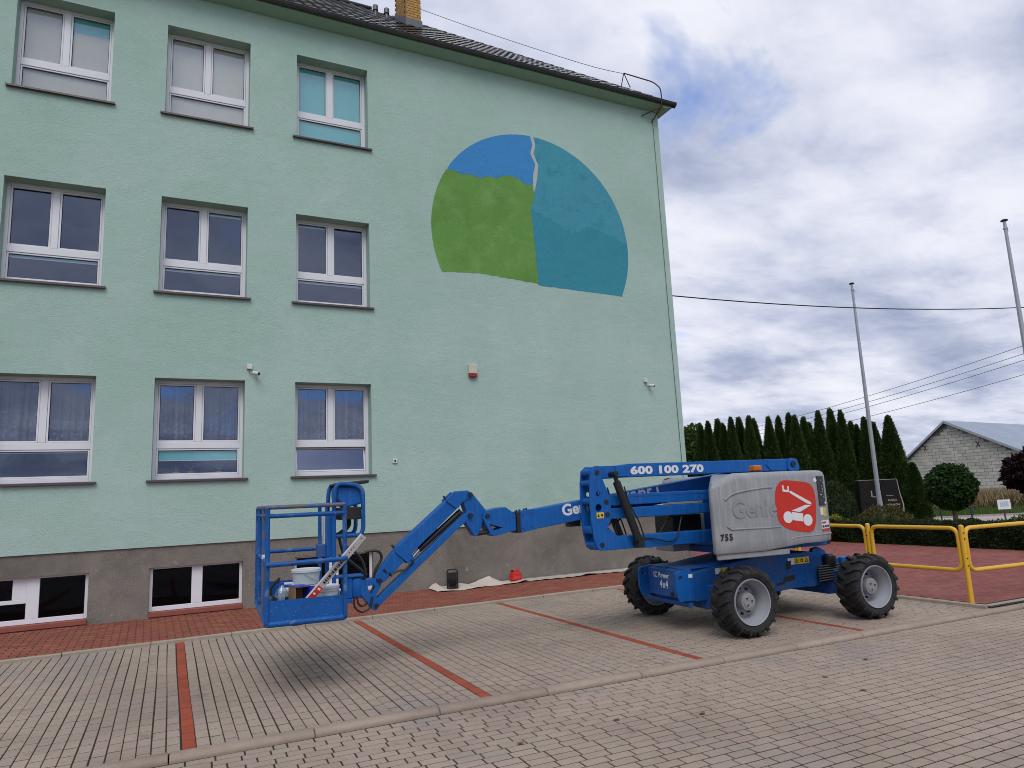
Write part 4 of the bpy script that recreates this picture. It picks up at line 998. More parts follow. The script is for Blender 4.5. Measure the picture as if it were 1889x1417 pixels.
out = [(-2.545, 2.062), (-2.60, 2.0), (-2.625, 1.86), (-2.632, 1.70), (-2.635, 1.40), (-2.61, 1.20), (-2.578, 1.09), (-2.53, 1.052), (-2.46, 1.055), (-2.435, 1.11), (-2.425, 1.30), (-2.355, 1.43), (-2.352, 1.66), (-2.375, 1.73), (-2.445, 1.90), (-2.455, 2.03), (-2.48, 2.062)]
for y0, y1 in ((-.345, -.315), (-.105, -.075)):
    pl = MB().prism(out, y0, y1, holes=[circ(-2.523, 1.725, .03), circ(-2.523, 1.56, .045)]).build('mast_plate', 'blue', lift, bevel=.004)
    if y0 < -.3:
        for x, z in ((-2.518, 1.984), (-2.414, 1.627), (-2.41, 1.476), (-2.508, 1.122)):
            MB().cyl((x, y0 - .012, z), (x, -.08, z), .028, 12).build('pivot_pin', 'black', pl)
        MB().box(-2.56, -2.462, y0 - .002, y0 - .0003, 1.435, 1.505).build('warning_label', 'decal_yellow', pl)
        for i in (0, 1):
            cx_ = -2.536 + i * .05; MB().prism([(cx_ - .018, 1.452), (cx_ + .018, 1.452), (cx_, 1.488)] if i == 0 else circ(cx_, 1.47, .016, 8), y0 - .0035, y0 - .0022).build('label_symbol', 'black', pl)
        MB().box(-2.546, -2.541, y0 - .002, y0 - .0003, 1.78, 1.96).build('weld_seam', 'blue_dusty', pl)
for x, z, r in ((-2.575, 1.99, .045), (-2.585, 1.86, .04), (-2.58, 1.64, .045), (-2.59, 1.30, .05), (-2.56, 1.12, .045)): MB().cyl((x, -.315, z), (x, -.105, z), r, 14).build('cross_tube', 'blue', lift, smooth=50)
for y, x0 in ((-.40, 0), (-.03, -.02)):
    cy_ = MB().tube([(-2.285 + x0, y, 1.86), (-2.03 + x0, y, 1.15)], .048, 16).build('lift_cylinder', 'black', lift, smooth=50)
    MB().tube([(-2.31 + x0, y, 1.955), (-2.28 + x0, y, 1.86)], .028, 10).build('rod', 'black_matt', cy_)
    MB().cyl((-2.312 + x0, y - .055, 1.957), (-2.312 + x0, y + .095, 1.957), .032, 12).build('rod_pin', 'black', cy_)
    MB().cyl((-2.02 + x0, y - .055, 1.11), (-2.02 + x0, y + .095, 1.11), .045, 12).build('base_pin', 'black', cy_)
    MB().box(-2.0 + x0, -1.93 + x0, y - .03, y + .03, 1.14, 1.18).build('valve_block', 'black', cy_, bevel=.006)
    MB().tube(smooth_path([(-2.2 + x0, y - .03, 1.80), (-2.14 + x0, y - .02, 1.6), (-2.03 + x0, y - .03, 1.38), (-1.96 + x0, y - .02, 1.18)], 6), .009, 6).build('hose', 'cable_black', cy_)
for P in ([(-1.95, -.33, 1.17), (-1.8, -.34, 1.155), (-1.55, -.34, 1.10), (-1.42, -.33, 1.15), (-1.33, -.30, 1.32), (-1.27, -.26, 1.415)], [(-1.58, -.2, 1.205), (-1.5, -.22, 1.32), (-1.42, -.22, 1.40), (-1.35, -.2, 1.42)],
          [(-2.38, -.25, 1.42), (-2.34, -.27, 1.36), (-2.40, -.27, 1.33), (-2.36, -.27, 1.30)], [(-2.36, -.22, 1.42), (-2.30, -.24, 1.38), (-2.38, -.24, 1.34), (-2.41, -.24, 1.36)], [(-2.20, -.2, 1.21), (-2.22, -.2, 1.33), (-2.14, -.2, 1.42)]):
    MB().tube(smooth_path(P, 6), .010, 6).build('hydraulic_hose', 'cable_black', lift)
# primary boom
PB0, PB1 = -.055, .145
zb = lambda x: 1.553 + (x + 3.44) * 0.1225
boom = armbox('primary_boom', [(-3.44, zb(-3.44)), (0.72, zb(0.72)), (0.80, 2.0), (0.72, zb(.72) - .25), (-3.44, zb(-3.44) - .232)], PB0, PB1)
g_ = text('lettering', 'Genie', 0.19, (-2.87, PB0 - .0015, 1.478), (math.pi / 2, -math.atan(.1225), 0), 'decal_white', boom, sx=1.02, bold=.006)
text('lettering', 'Z-45/25 J', 0.19, (-2.16, PB0 - .0015, 1.562), (math.pi / 2, -math.atan(.1225), 0), 'decal_white', boom, sx=1.02, bold=.006)
MB().box(-3.485, -3.44, PB0 - .012, PB1 + .012, 1.312, 1.556).build('collar', 'black', boom, bevel=.004)
col_ = MB().prism([(-3.43, zb(-3.43) + .008), (-3.25, zb(-3.25) + .008), (-3.25, zb(-3.25) - .238), (-3.43, zb(-3.43) - .242)], PB0 - .008, PB1 + .008).build('collar_plate', 'blue', boom, bevel=.003)
for x in (-3.40, -3.29):
    for dz in (-.035, -.19): MB().cyl((x, PB0 - .008, zb(x) + dz), (x, PB0 - .018, zb(x) + dz), .012, 6).build('bolt', 'blue_dusty', boom)
for x in (-3.46, -3.42, -3.36, -3.33): MB().cyl((x, .0, zb(x)), (x, .0, zb(x) + .03), .010, 6).build('bolt', 'black', boom)
MB().box(-2.75, -2.6, .0, .12, 1.34, 1.44).build('hose_guide', 'black', boom)
armbox('boom_extension', [(-3.64, 1.50), (-3.46, 1.525), (-3.46, 1.34), (-3.64, 1.322)], PB0 + .018, PB1 - .018)
k2 = armbox('jib_mount', [(-3.905, 1.55), (-3.885, 1.582), (-3.68, 1.618), (-3.62, 1.62), (-3.50, 1.535), (-3.50, 1.345), (-3.64, 1.318), (-3.78, 1.292), (-3.825, 1.325), (-3.91, 1.50)], PB0 - .01, PB1 + .01, holes=[[(-3.835, 1.435), (-3.67, 1.385), (-3.78, 1.355)]], bevel=.004)
MB().cyl((-3.855, PB0 - .025, 1.528), (-3.855, PB1 + .025, 1.528), .026, 12).build('pivot_pin', 'black', k2)
kn = armbox('jib_knuckle', [(-4.09, 1.80), (-4.03, 1.815), (-3.86, 1.60), (-3.845, 1.52), (-3.91, 1.46), (-3.925, 1.39), (-3.98, 1.305), (-4.01, 1.31), (-4.11, 1.47), (-4.10, 1.60), (-4.13, 1.69)], PB0 + .025, PB1 - .025, bevel=.005)
for x, z in ((-4.055, 1.785), (-4.06, 1.545)): MB().cyl((x, PB0 - .02, z), (x, PB1 + .02, z), .026, 12).build('pivot_pin', 'black', kn)
MB().tube([(-4.0, .0, 1.33), (-3.84, .0, 1.345)], .028, 10).build('jib_cylinder', 'black', lift)
MB().tube([(-3.93, .05, 1.345), (-3.80, .05, 1.335)], .014, 8).build('cylinder_rod', 'chrome', lift)
# jib
ju = armbox('jib_arm', [(-4.21, 1.832), (-4.08, 1.835), (-4.025, 1.80), (-4.05, 1.755), (-4.14, 1.70), (-4.80, 1.13), (-5.06, 0.895), (-5.12, 0.865), (-5.172, 0.89), (-5.178, 0.955), (-4.92, 1.255), (-4.33, 1.735)], -.045, .10)
for s_ in (-.062, .102): MB().prism([(-4.92, 1.262), (-4.82, 1.275), (-4.735, 1.10), (-4.765, 1.055), (-4.80, 1.055), (-4.95, 1.19)], s_, s_ + .016).build('gusset', 'blue', ju, bevel=.003)
for s_ in (-.062, .102): MB().prism([(-4.36, 1.73), (-4.24, 1.83), (-4.17, 1.72), (-4.20, 1.64), (-4.24, 1.64)], s_, s_ + .016).build('gusset', 'blue', ju, bevel=.003)
MB().cyl((-4.765, -.07, 1.085), (-4.765, .13, 1.085), .02, 10).build('pivot_pin', 'black', ju)
MB().cyl((-5.125, -.07, .905), (-5.125, .13, .905), .024, 10).build('pivot_pin', 'black', ju)
lk = armbox('jib_link', [(-4.21, 1.50), (-4.07, 1.60), (-4.03, 1.57), (-4.08, 1.50), (-4.21, 1.405), (-5.08, 0.68), (-5.165, 0.605), (-5.21, 0.635), (-5.16, 0.71)], -.035, .09, bevel=.006)
MB().cyl((-5.165, -.06, .645), (-5.165, .12, .645), .026, 10).build('pivot_pin', 'black', lk)
jc = MB().tube([(-4.15, .03, 1.60), (-4.66, .03, 1.195)], .034, 12).build('jib_lift_cylinder', 'black', lift, smooth=50)
MB().tube([(-4.66, .03, 1.195), (-4.765, .03, 1.09)], .02, 10).build('rod', 'chrome', jc)
br = armbox('platform_bracket', [(-5.33, .925), (-5.16, .935), (-5.105, .90), (-5.11, .85), (-5.165, .75), (-5.13, .645), (-5.16, .60), (-5.20, .60), (-5.25, .66), (-5.33, .78)], -.045, .10, holes=[[(-5.255, .855), (-5.19, .865), (-5.175, .835), (-5.215, .765), (-5.24, .79)]], bevel=.004)
MB().lathe([(.075, .74), (.085, .76), (.085, .93), (.075, .95)], (-5.37, .03, 0), n=20).build('rotator', 'blue', lift, smooth=40)
MB().box(-5.62, -5.30, -.07, .13, .965, .985).box(-5.62, -5.42, -.06, .12, .70, .74).box(-5.52, -5.42, -.05, .11, .985 - .24, .965).build('rotator_mount', 'blue', lift, bevel=.006)
MB().box(-5.505, -5.475, -.055, -.0515, .80, .90).build('sticker', 'decal_white', lift)
for P in ([(-5.40, -.06, .76), (-5.40, -.07, .66), (-5.33, -.07, .60), (-5.24, -.06, .63), (-5.21, -.05, .74)], [(-5.37, -.05, .76), (-5.36, -.06, .69), (-5.31, -.06, .655), (-5.26, -.06, .70)], [(-5.55, .0, 1.40), (-5.5, -.02, 1.2), (-5.40, -.02, 1.10), (-5.30, -.03, 1.0), (-5.28, -.03, .86)],
          [(-5.28, -.02, 1.21), (-5.20, -.03, 1.225), (-5.12, -.03, 1.205), (-5.10, -.03, 1.13), (-5.16, -.03, 1.03), (-5.19, -.03, .93)], [(-5.5, -.03, 1.3), (-5.38, -.04, 1.22), (-5.30, -.04, 1.10), (-5.27, -.04, .97)], [(-4.98, -.06, .96), (-4.93, -.06, .99), (-4.85, -.06, 1.0), (-4.78, -.05, 1.06)]):
    MB().tube(smooth_path(P, 7), .016 if P[0][0] < -5.45 or P[0][2] > 1.2 else .011, 7).build('hydraulic_hose', 'cable_black', lift)
for x, z in ((-4.96, 1.24), (-4.35, 1.745), (-5.05, 0.985), (-4.99, .94)): MB().cyl((x, -.05, z), (x - .03, -.05, z + .035), .012, 8).build('hose_clamp', 'black', ju)
# platform
X0, X1, YN, YF, ZB, ZTOP = -6.335, -5.635, -.91, .91, .715, 1.755
pf = MB().box(X0, X1, YN, YF, ZB - .012, ZB + .012).build('platform', 'blue_worn', lift)
def rail(name, P, r=.022, m='blue_worn', rad=.05, closed=False): return MB().tube(round_path(P, rad, 4, closed), r, 9, closed=closed).build(name, m, pf, smooth=60)
rail('bottom_frame', [(X0, YN, ZB - .02), (X1, YN, ZB - .02), (X1, YF, ZB - .02), (X0, YF, ZB - .02)], .028, closed=True)
rail('top_rail', [(X0, YN, ZTOP - .015), (X1, YN, ZTOP - .015), (X1, YF, ZTOP - .015), (X0, YF, ZTOP - .015)], .020, m='rail_dirty', closed=True)
rail('upper_rail', [(X0, YN, ZTOP - .095), (X1, YN, ZTOP - .095)], .021)
rail('upper_rail', [(X0, YF, ZTOP - .095), (X0, YN, ZTOP - .095)], .019)
rail('middle_rail', [(X0, YN - .01, 1.222), (X0 + .06, YN - .075, 1.225), (X1 - .02, YN - .075, 1.235), (X1 + .015, YN - .01, 1.236)], .023)
rail('middle_rail', [(X0, YF, 1.235), (X1, YF, 1.235)], .022)
rail('middle_rail', [(X0, YN, 1.235), (X0, YF, 1.235)], .020)
for x, y, m_ in ((X0, YN, 'blue_worn'), (X1, YN, 'blue_worn'), (X0, YF, 'blue_worn'), (X1, YF, 'blue_worn'), (X0, -.36, 'rail_dirty'), (X0, .42, 'blue_worn'), (X1, .30, 'blue'), (X1, -.22, 'blue')):
    rail('post', [(x, y, ZB - .01), (x, y, ZTOP - .02)], .022, m_)
for x0, x1, y0, y1 in ((X0 + .02, X1 - .02, YN - .004, YN + .004), (X0 + .02, X1 - .02, YF - .004, YF + .004)): MB().box(x0, x1, y0, y1, ZB, .90).build('toe_board', 'blue_worn', pf)
for y0, y1 in ((YN + .02, -.38), (.44, YF - .02)): MB().box(X0 - .004, X0 + .004, y0, y1, ZB, .90).build('toe_board', 'blue_worn', pf)
MB().box(X1 - .004, X1 + .004, YN + .02, YF - .02, ZB, .90).build('toe_board', 'blue_worn', pf)
MB().box(X0 - .02, X0 + .03, -.42, -.30, 1.235, 1.285).build('gate_latch', 'white_plastic', pf, bevel=.01)
# control station: two tube hoops outside the boom-side rail, box between them, black lid
for y in (-.20, .26):
    MB().tube(round_path([(X1, y, 1.41), (-5.35, y, 1.41), (-5.325, y, 1.48), (-5.325, y, 1.93), (-5.61, y, 1.965), (X1 + .005, y, 1.80), (X1, y, 1.60)], .10, 6), .023, 10).build('control_hoop', 'blue_worn', pf, smooth=60)
MB().prism([(-5.60, 1.93), (-5.35, 1.93), (-5.325, 1.74), (-5.50, 1.70), (-5.60, 1.80)], -.165, .225).build('control_console', 'blue', pf, bevel=.02)
MB().box(-5.56, -5.335, -.16, .22, 1.575, 1.705).build('console_underside', 'black_matt', pf, bevel=.01)
MB().prism([(-5.62, 1.945), (-5.26, 1.955), (-5.25, 1.985), (-5.28, 1.99), (-5.62, 1.965)], -.18, .24).build('console_lid', 'black', pf, bevel=.006)
for y in (-.02, .1): MB().tube(smooth_path([(-5.45, y, 1.60), (-5.44, y, 1.52), (-5.50, y, 1.45), (-5.58, y, 1.40)], 5), .018, 8).build('console_cable', 'black_matt', pf)
MB().box(-5.70, -5.648, -.17, .20, 1.20, 1.66).build('console_column', 'blue', pf, bevel=.008)
MB().box(-5.706, -5.701, -.02, .14, 1.33, 1.62).build('instruction_label', 'decal_white', pf)
lt_ = MB()
for i in range(13): lt_.box(-5.7075, -5.7062, .0, .12 - (i % 3) * .02, 1.36 + i * .019, 1.366 + i * .019)
lt_.build('label_print', 'hub', pf)
MB().box(-5.78, -5.70, -.10, .12, 1.20, 1.33).build('manual_box', 'blue_dusty', pf, bevel=.008)
MB().lathe([(0, .0), (.07, .005), (.075, .03), (.0, .035)], (-6.05, -.6, .62), n=18).build('foot_disc', 'black', pf, smooth=40)
MB().tube([(-6.05, -.6, .65), (-6.05, -.6, .71)], .03, 8).build('foot_stem', 'black', pf)

# things standing in the platform (world placed through the lift's own frame)
LM = lift.matrix_basis.copy()
LM = Matrix.Translation(lift.location) @ Matrix.Rotation(math.radians(-3.4), 4, 'Z')
FZ = ZB + .0125
def inlift(x, y, z=FZ): return LM @ Vector((x, y, z))
YW = math.radians(-3.4)
def bucket(x, y, z, r, h, lab, rz):
    t_ = thing('paint_bucket', lab, 'bucket', inlift(x, y, z), YW + rz, 'paint buckets in the platform')
    MB().lathe([(r * .86, 0), (r * .9, .004), (r * .97, h * .8), (r * 1.03, h * .8), (r * 1.03, h * .84), (r, h * .84), (r, h - .012)], n=28).build('body', 'bucket', t_, smooth=35)
    MB().lathe([(r * 1.04, h - .03), (r * 1.06, h - .028), (r * 1.06, h - .004), (r * 1.0, h), (r * .93, h - .006), (0, h - .005)], n=28).build('lid', 'bucket_lid', t_, smooth=35)
    MB().tube([(r * 1.07 * math.cos(a), -abs(r * 1.07 * math.sin(a)), h * .78 - .11 * math.sin(a)) for a in [math.pi * i / 14 for i in range(15)]], .003, 5).build('wire_handle', 'galv', t_)
bucket(-5.93, -.30, FZ, .145, .235, 'lower white paint bucket at the back, under another bucket', .5)
bucket(-5.925, -.295, FZ + .236, .14, .15, 'lidded white paint bucket on top of another bucket', 1.3)
bucket(-5.77, -.70, FZ, .108, .25, 'lidded white paint bucket at the front right of the platform', .2)
t_ = thing('water_bottle', 'large clear plastic water bottle with blue cap', 'bottle', inlift(-6.19, -.66), YW)
MB().lathe([(.055, 0), (.066, .01), (.066, .09), (.062, .1), (.066, .11), (.066, .19), (.05, .235), (.024, .265), (.02, .285)], n=20).build('body', 'bottle_clear', t_, smooth=50)
MB().lathe([(.024, .28), (.024, .305), (0, .306)], n=14).build('cap', 'box_blue', t_, smooth=40)
t_ = thing('jerrycan', 'white plastic jerrycan with dark label behind the clear bottle', 'canister', inlift(-6.12, -.50), YW)
MB().box(-.085, .085, -.06, .06, 0, .235).build('body', 'white_plastic', t_, bevel=.022); MB().box(-.03, .075, -.0625, -.0605, .07, .16).build('label', 'black_matt', t_)
MB().tube(round_path([(-.05, 0, .23), (-.05, 0, .275), (.05, 0, .275), (.05, 0, .23)], .02), .012, 8).build('handle', 'white_plastic', t_)
t_ = thing('carton', 'open blue cardboard box lying on its side, brown inside', 'box', inlift(-6.03, -.66), YW + .25)
MB().box(-.07, .07, -.09, .09, .0, .006).box(-.07, .07, -.09, .09, .254, .26).box(-.07, -.064, -.09, .09, .006, .254).box(-.064, .07, .084, .09, .006, .254).build('shell', 'cardboard', t_)
MB().box(.0705, .076, -.092, .092, -.0, .262).box(-.073, .07, -.092, .092, .2605, .265).build('printed_side', 'box_blue', t_)
MB().prism([(.076, .0), (.13, .01), (.13, .25), (.076, .262)], -.093, -.0905).build('flap', 'box_blue', t_)
o = MB().box(-.21, .12, -.05, .05, 0, .012).build('wooden_board', 'siren', None, loc=inlift(-6.14, -.82, .862)); o.rotation_euler = (0, 0, YW); tag(o, 'pale narrow board lying along the near edge of the platform', 'board')
# support of that board: a tray underneath it
o = MB().box(-.2, .11, -.07, .05, 0, .134).build('crate', 'cardboard', None, loc=inlift(-6.14, -.81, FZ)); o.rotation_euler = (0, 0, YW); tag(o, 'brown carton under the pale board, mostly hidden by the toe board', 'crate')
t_ = thing('spray_gun', 'black paint sprayer in the near left corner of the platform', 'sprayer', inlift(-6.27, -.45), YW)
MB().lathe([(.05, 0), (.055, .02), (.055, .14), (.03, .17)], n=14).build('tank', 'black', t_, smooth=40); MB().tube(smooth_path([(0, 0, .17), (.0, 0, .24), (.06, 0, .30), (.09, 0, .27)], 5), .014, 8).build('grip', 'black_matt', t_)
MB().tube([(-.05, 0, .20), (.08, 0, .33)], .012, 8).build('lance', 'black_matt', t_)
t_ = thing('spirit_level', 'long silver spirit level leaning across the platform corner', 'level', inlift(-6.01, -.80, FZ), 0)
d0 = Vector((-6.03, -.84, .80)); d1 = Vector((-5.47, -.978, 1.435)); dv = (d1 - d0); Ln = dv.length + .10; dn = dv.normalized(); d0 = d1 - dn * Ln
ux = (LM.to_3x3() @ dn); vy = Vector((0, 0, 1)); yv = (LM.to_3x3() @ Vector((0, -1, 0))); zv = ux.cross(yv).normalized(); yv = zv.cross(ux)
base = LM @ d0; off_ = base - t_.location
T4 = Matrix(((ux.x, zv.x, yv.x, off_.x), (ux.y, zv.y, yv.y, off_.y), (ux.z, zv.z, yv.z, off_.z), (0, 0, 0, 1)))
lv_ = MB().box(0, Ln, -.035, .035, -.012, .012).build('bar', 'alu', t_, bevel=.003)
MB().box(0, Ln, -.036, -.022, .0122, .0132).build('bright_edge', 'decal_white', t_)
MB().box(.17, .36, -.02, .034, .0122, .0135).build('red_label', 'decal_red', t_)
MB().box(.325, .345, -.005, .02, .0137, .0145).build('label_mark', 'decal_white', t_); MB().box(.27, .285, -.01, .012, .0137, .0145).build('label_mark', 'decal_white', t_)
pr = random.Random(9); x = .40
while x < .68:
    l = pr.uniform(.008, .03); MB().box(x, x + l, -.008, .018, .0122, .0132).build('black_print', 'black', t_); x += l + .008
for x in (.76, .79, .82, Ln - .03): MB().cyl((x, 0, .012), (x, 0, .0135), .006, 8).build('hole', 'black', t_)
for o in t_.children: o.matrix_basis = T4

# ------------------------------------------------------------------ things on the footpath by the wall
t_ = thing('cable_reel', 'black cable reel standing on paper by the wall', 'cable reel', (2.50, -0.34, ZF + .012), math.radians(-21))
MB().lathe([(.03, -.085), (.145, -.085), (.15, -.08), (.145, -.072), (.09, -.07), (.085, .07), (.145, .072), (.15, .08), (.145, .085), (.03, .085)], (0, 0, .17), 'x', 26).build('drum', 'black', t_, smooth=35)
w_ = MB()
for i in range(8): w_.lathe([(.122 + .012 * math.cos(a * .785), -.06 + i * .017 + .009 * math.sin(a * .785)) for a in range(8)], (0, 0, .17), 'x', 24, closed=True)
w_.build('wound_cable', 'cable_black', t_, smooth=True)
MB().tube(round_path([(-.10, -.02, .0), (-.10, -.02, .36), (.10, -.02, .36), (.10, -.02, .0)], .05), .012, 8).build('carry_frame', 'black_matt', t_)
MB().tube(round_path([(-.1, -.10, .012), (-.1, .14, .012), (.1, .14, .012), (.1, -.10, .012)], .04, 4, True), .012, 8, closed=True).build('foot_frame', 'black_matt', t_)
t_ = thing('fuel_can', 'small red plastic fuel can standing on paper by the wall', 'fuel can', (3.92, -0.20, ZF + .035), math.radians(-15))
MB().lathe([(.11, 0), (.125, .012), (.125, .07), (.118, .08), (.125, .09), (.12, .14), (.09, .165), (.05, .175)], n=24).build('body', 'can_red', t_, smooth=35)
MB().tube(round_path([(-.06, 0, .165), (-.05, 0, .205), (.05, 0, .205), (.08, 0, .16)], .02), .014, 8).build('handle', 'can_red', t_); MB().lathe([(.03, .165), (.03, .195), (.0, .197)], (-.07, -.02, 0), n=12).build('cap', 'black', t_)
def crumpled(name, x0, x1, y0, y1, nx, ny, hf, m, lab, thick=.0035):
    lf0 = random.Random(nx); vs = []
    for i in range(nx + 1):
        for j in range(ny + 1):
            u, v = i / nx, j / ny; x = x0 + (x1 - x0) * u; ya, yb = y0(u), y1(u)
            vs.append((x, ya + (yb - ya) * v, ZF + .004 + hf(u, v) + (lf0.uniform(0, .007) if 0 < i < nx else 0)))
    n = len(vs); vs += [(x, y, z + thick) for x, y, z in vs]; fs = []
    for i in range(nx):
        for j in range(ny):
            a = i * (ny + 1) + j; q = (a, a + 1, a + ny + 2, a + ny + 1); fs.append(q[::-1]); fs.append(tuple(k_ + n for k_ in q))
    rim = [i * (ny + 1) for i in range(nx + 1)] + [nx * (ny + 1) + j for j in range(1, ny + 1)] + [i * (ny + 1) + ny for i in range(nx - 1, -1, -1)] + [j for j in range(ny - 1, 0, -1)]
    for a, b_ in zip(rim, rim[1:] + rim[:1]): fs.append((a, b_, b_ + n, a + n))
    o = MB().add(vs, fs).build(name, m, None); return tag(o, lab, 'paper sheet')
def hf1(u, v):
    x = 2.15 + u * 1.95
    h = .006 + .006 * math.sin(x * 9 + v * 4)
    h += .13 * max(0, 1 - abs(x - 3.42) / (.42 if x < 3.42 else .26)) * v ** 1.4          # raised against the wall
    h += .10 * math.exp(-((x - 2.28) / .10) ** 2) * v + .05 * math.exp(-((x - 2.75) / .2) ** 2) * v
    h += .04 * math.exp(-((x - 4.0) / .15) ** 2) * (1 - v)
    return h
crumpled('masking_paper', 2.12, 4.10, lambda u: -.62 + .30 * abs(u - .3) - .05 * math.sin(u * 9), lambda u: -.02, 26, 5, hf1, 'paper', 'crumpled beige masking paper with mint paint at the foot of the wall')
crumpled('floor_cover', 4.12, 7.2, lambda u: -.46 + .03 * math.sin(u * 14), lambda u: -.02, 40, 8, lambda u, v: .006 + .008 * math.sin(u * 40 + v * 2) ** 2 + .03 * math.exp(-((u - .45) / .05) ** 2) * (1 - v), 'sheet_grey', 'long pale covering sheet along the wall behind the lift')
# a few dead leaves on the road
lf = random.Random(11)
for i, (x, y, lab) in enumerate(((-.10, -8.42, 'brown dead leaf on the pavers at the bottom middle'), (.78, -8.36, 'dry leaf scrap near the right edge of the bottom middle'), (1.42, -8.62, 'small rusty leaf on the pavers'), (3.05, -8.42, 'tiny dark leaf right of centre on the road'), (2.95, -8.9, 'pale brown leaf on the road'), (3.9, -8.2, 'dark curled leaf on the road below the front wheel'))):
    vs = []; n = 9
    for k_ in range(n):
        a = 2 * math.pi * k_ / n; r = (.035 if k_ % 2 else .022) * lf.uniform(.7, 1.1); vs.append((x + r * math.cos(a), y + r * math.sin(a), ZR + .004 + lf.uniform(0, .012)))
    vs.append((x, y, ZR + .012)); vs += [(a, b_, c_ - .0015) for a, b_, c_ in vs]
    m_ = n + 1; fs = [(k_, (k_ + 1) % n, n) for k_ in range(n)] + [((k_ + 1) % n + m_, k_ + m_, n + m_) for k_ in range(n)]
    o = MB().add(vs, fs).build('fallen_leaf', 'leaf_dead'); tag(o, lab, 'leaf', 'fallen leaves')

# ------------------------------------------------------------------ yellow railings
def railing(p, q, lab, post=True):
    p, q = Vector(p), Vector(q); d = (q - p); L = d.length; d.normalize()
    r = thing('guard_railing', lab, 'railing', (p.x, p.y, ZF), math.atan2(d.y, d.x), 'yellow guard railings')
    MB().tube(round_path([(.06, 0, 1.0), (L - .06, 0, 1.0), (L - .06, 0, .43), (.06, 0, .43)], .12, 6, True), .029, 10, closed=True).build('rail_loop', 'yellow', r, smooth=60)
    if post:
        b_ = MB().tube([(0, 0, -.05), (0, 0, 1.03)], .033, 12); b_.lathe([(.033, 1.03), (.02, 1.045), (0, 1.048)], n=12); po = b_.build('post', 'yellow', r, smooth=50)
        for z in (.50, .60, .86, .94): MB().cyl((-.01, -.033, z), (-.01, -.042, z), .009, 6).build('bolt', 'black', po)
    return r
P1, P2, P3 = (7.36, -7.20, 0), (7.40, -5.72, 0), (7.44, -4.24, 0)
railing(P2, (P2[0] - .002 + (P1[0] - P2[0]), P1[1], 0), 'yellow tubular railing panel between its double post and the kerb corner')
railing(P3, P2, 'yellow railing panel partly hidden behind the grey cover')
railing(P1, (8.85, -7.33, 0), 'yellow railing panel along the road, nearest the right edge')
railing((8.85, -7.33, 0), (10.33, -7.37, 0), 'yellow railing panel cut off by the right edge of the picture')

# ------------------------------------------------------------------ vegetation
def leaves(pts, dirs, length, width, rs, name, m, parent, curl=.25):
    """one four-cornered leaf per point, tip along dirs"""
    n = len(pts); d = dirs / np.linalg.norm(dirs, axis=1, keepdims=True)
    r = rs.normal(size=(n, 3)); w = np.cross(d, r); w /= np.linalg.norm(w, axis=1, keepdims=True); nr = np.cross(d, w)
    L = (length * rs.uniform(.6, 1.3, n))[:, None]; Wd = (width * rs.uniform(.6, 1.3, n))[:, None]
    V = np.stack([pts, pts + d * L * .5 + w * Wd * .5 + nr * L * .06, pts + d * L - nr * L * curl, pts + d * L * .5 - w * Wd * .5 + nr * L * .06], 1).reshape(-1, 3)
    F = np.arange(4 * n).reshape(-1, 4)
    me = bpy.data.meshes.new(name); me.from_pydata(V.tolist(), [], F.tolist()); me.materials.append(MAT[m])
    return link(name, me, parent) if parent is not None else me
def thuja_parts(seed, H=4.3, R=.50, n=11000):
    rs = np.random.RandomState(seed); t = rs.uniform(0, 1, n) ** .85; th = rs.uniform(0, 2 * math.pi, n)
    pr_ = lambda t: np.minimum(1, (t + .02) / .14) ** .5 * (1 - t ** 1.9) + .012
    lob = 1 + .13 * np.sin(th * 5 + t * 9 + seed) * np.sin(t * 23 + th * 2) + .10 * np.sin(th * 9 - t * 31)
    r = R * pr_(t) * lob * (1 - .28 * rs.uniform(0, 1, n) ** 2.2)
    z = t * H + rs.normal(0, .03, n)
    P = np.stack([r * np.cos(th), r * np.sin(th), z], 1)
    D = np.stack([np.cos(th) * .75, np.sin(th) * .75, .75 + 0 * th], 1) + rs.normal(0, .28, (n, 3))
    tip = rs.uniform(0, 1, 260); Pt = np.stack([rs.normal(0, .03, 260), rs.normal(0, .03, 260), H * (.94 + .08 * tip)], 1)
    P = np.concatenate([P, Pt]); D = np.concatenate([D, np.stack([rs.normal(0, .25, 260), rs.normal(0, .25, 260), np.ones(260)], 1)])
    cr = leaves(P, D, .125, .06, rs, 'crown', 'thuja', None)
    co = MB().lathe([(max(.005, R * .70 * float(pr_(np.array(k_ / 12)))), k_ / 12 * H * .96) for k_ in range(13)], n=14).mesh('light_block_core', 'thuja')  # solid core added inside the crown to block light
    tk = MB().tube([(0, 0, -.15), (0, 0, H * .5)], [.07, .03], 8).mesh('trunk', 'bark')
    return cr, co, tk, H
TV = [thuja_parts(1), thuja_parts(2, R=.46), thuja_parts(3, R=.54)]
tj = [(18.06, 10.01, 4.29), (18.08, 9.54, 4.32), (18.88, 9.81, 4.44), (18.8, 9.43, 4.23), (18.95, 9.09, 4.44), (19.85, 9.54, 4.49), (19.63, 8.75, 4.47), (20.27, 9.12, 4.39), (20.24, 8.24, 4.37), (20.92, 8.34, 4.42), (21.63, 8.42, 4.56), (21.23, 7.75, 4.38), (21.73, 7.73, 4.32), (22.61, 8.23, 4.16), (21.95, 7.15, 4.49), (22.91, 7.32, 4.63), (22.63, 6.59, 4.46), (24.07, 7.3, 4.1), (23.77, 6.8, 3.92), (23.33, 6.07, 4.14), (24.21, 6.34, 3.96), (23.49, 5.1, 4.08), (23.65, 4.44, 2.25)]
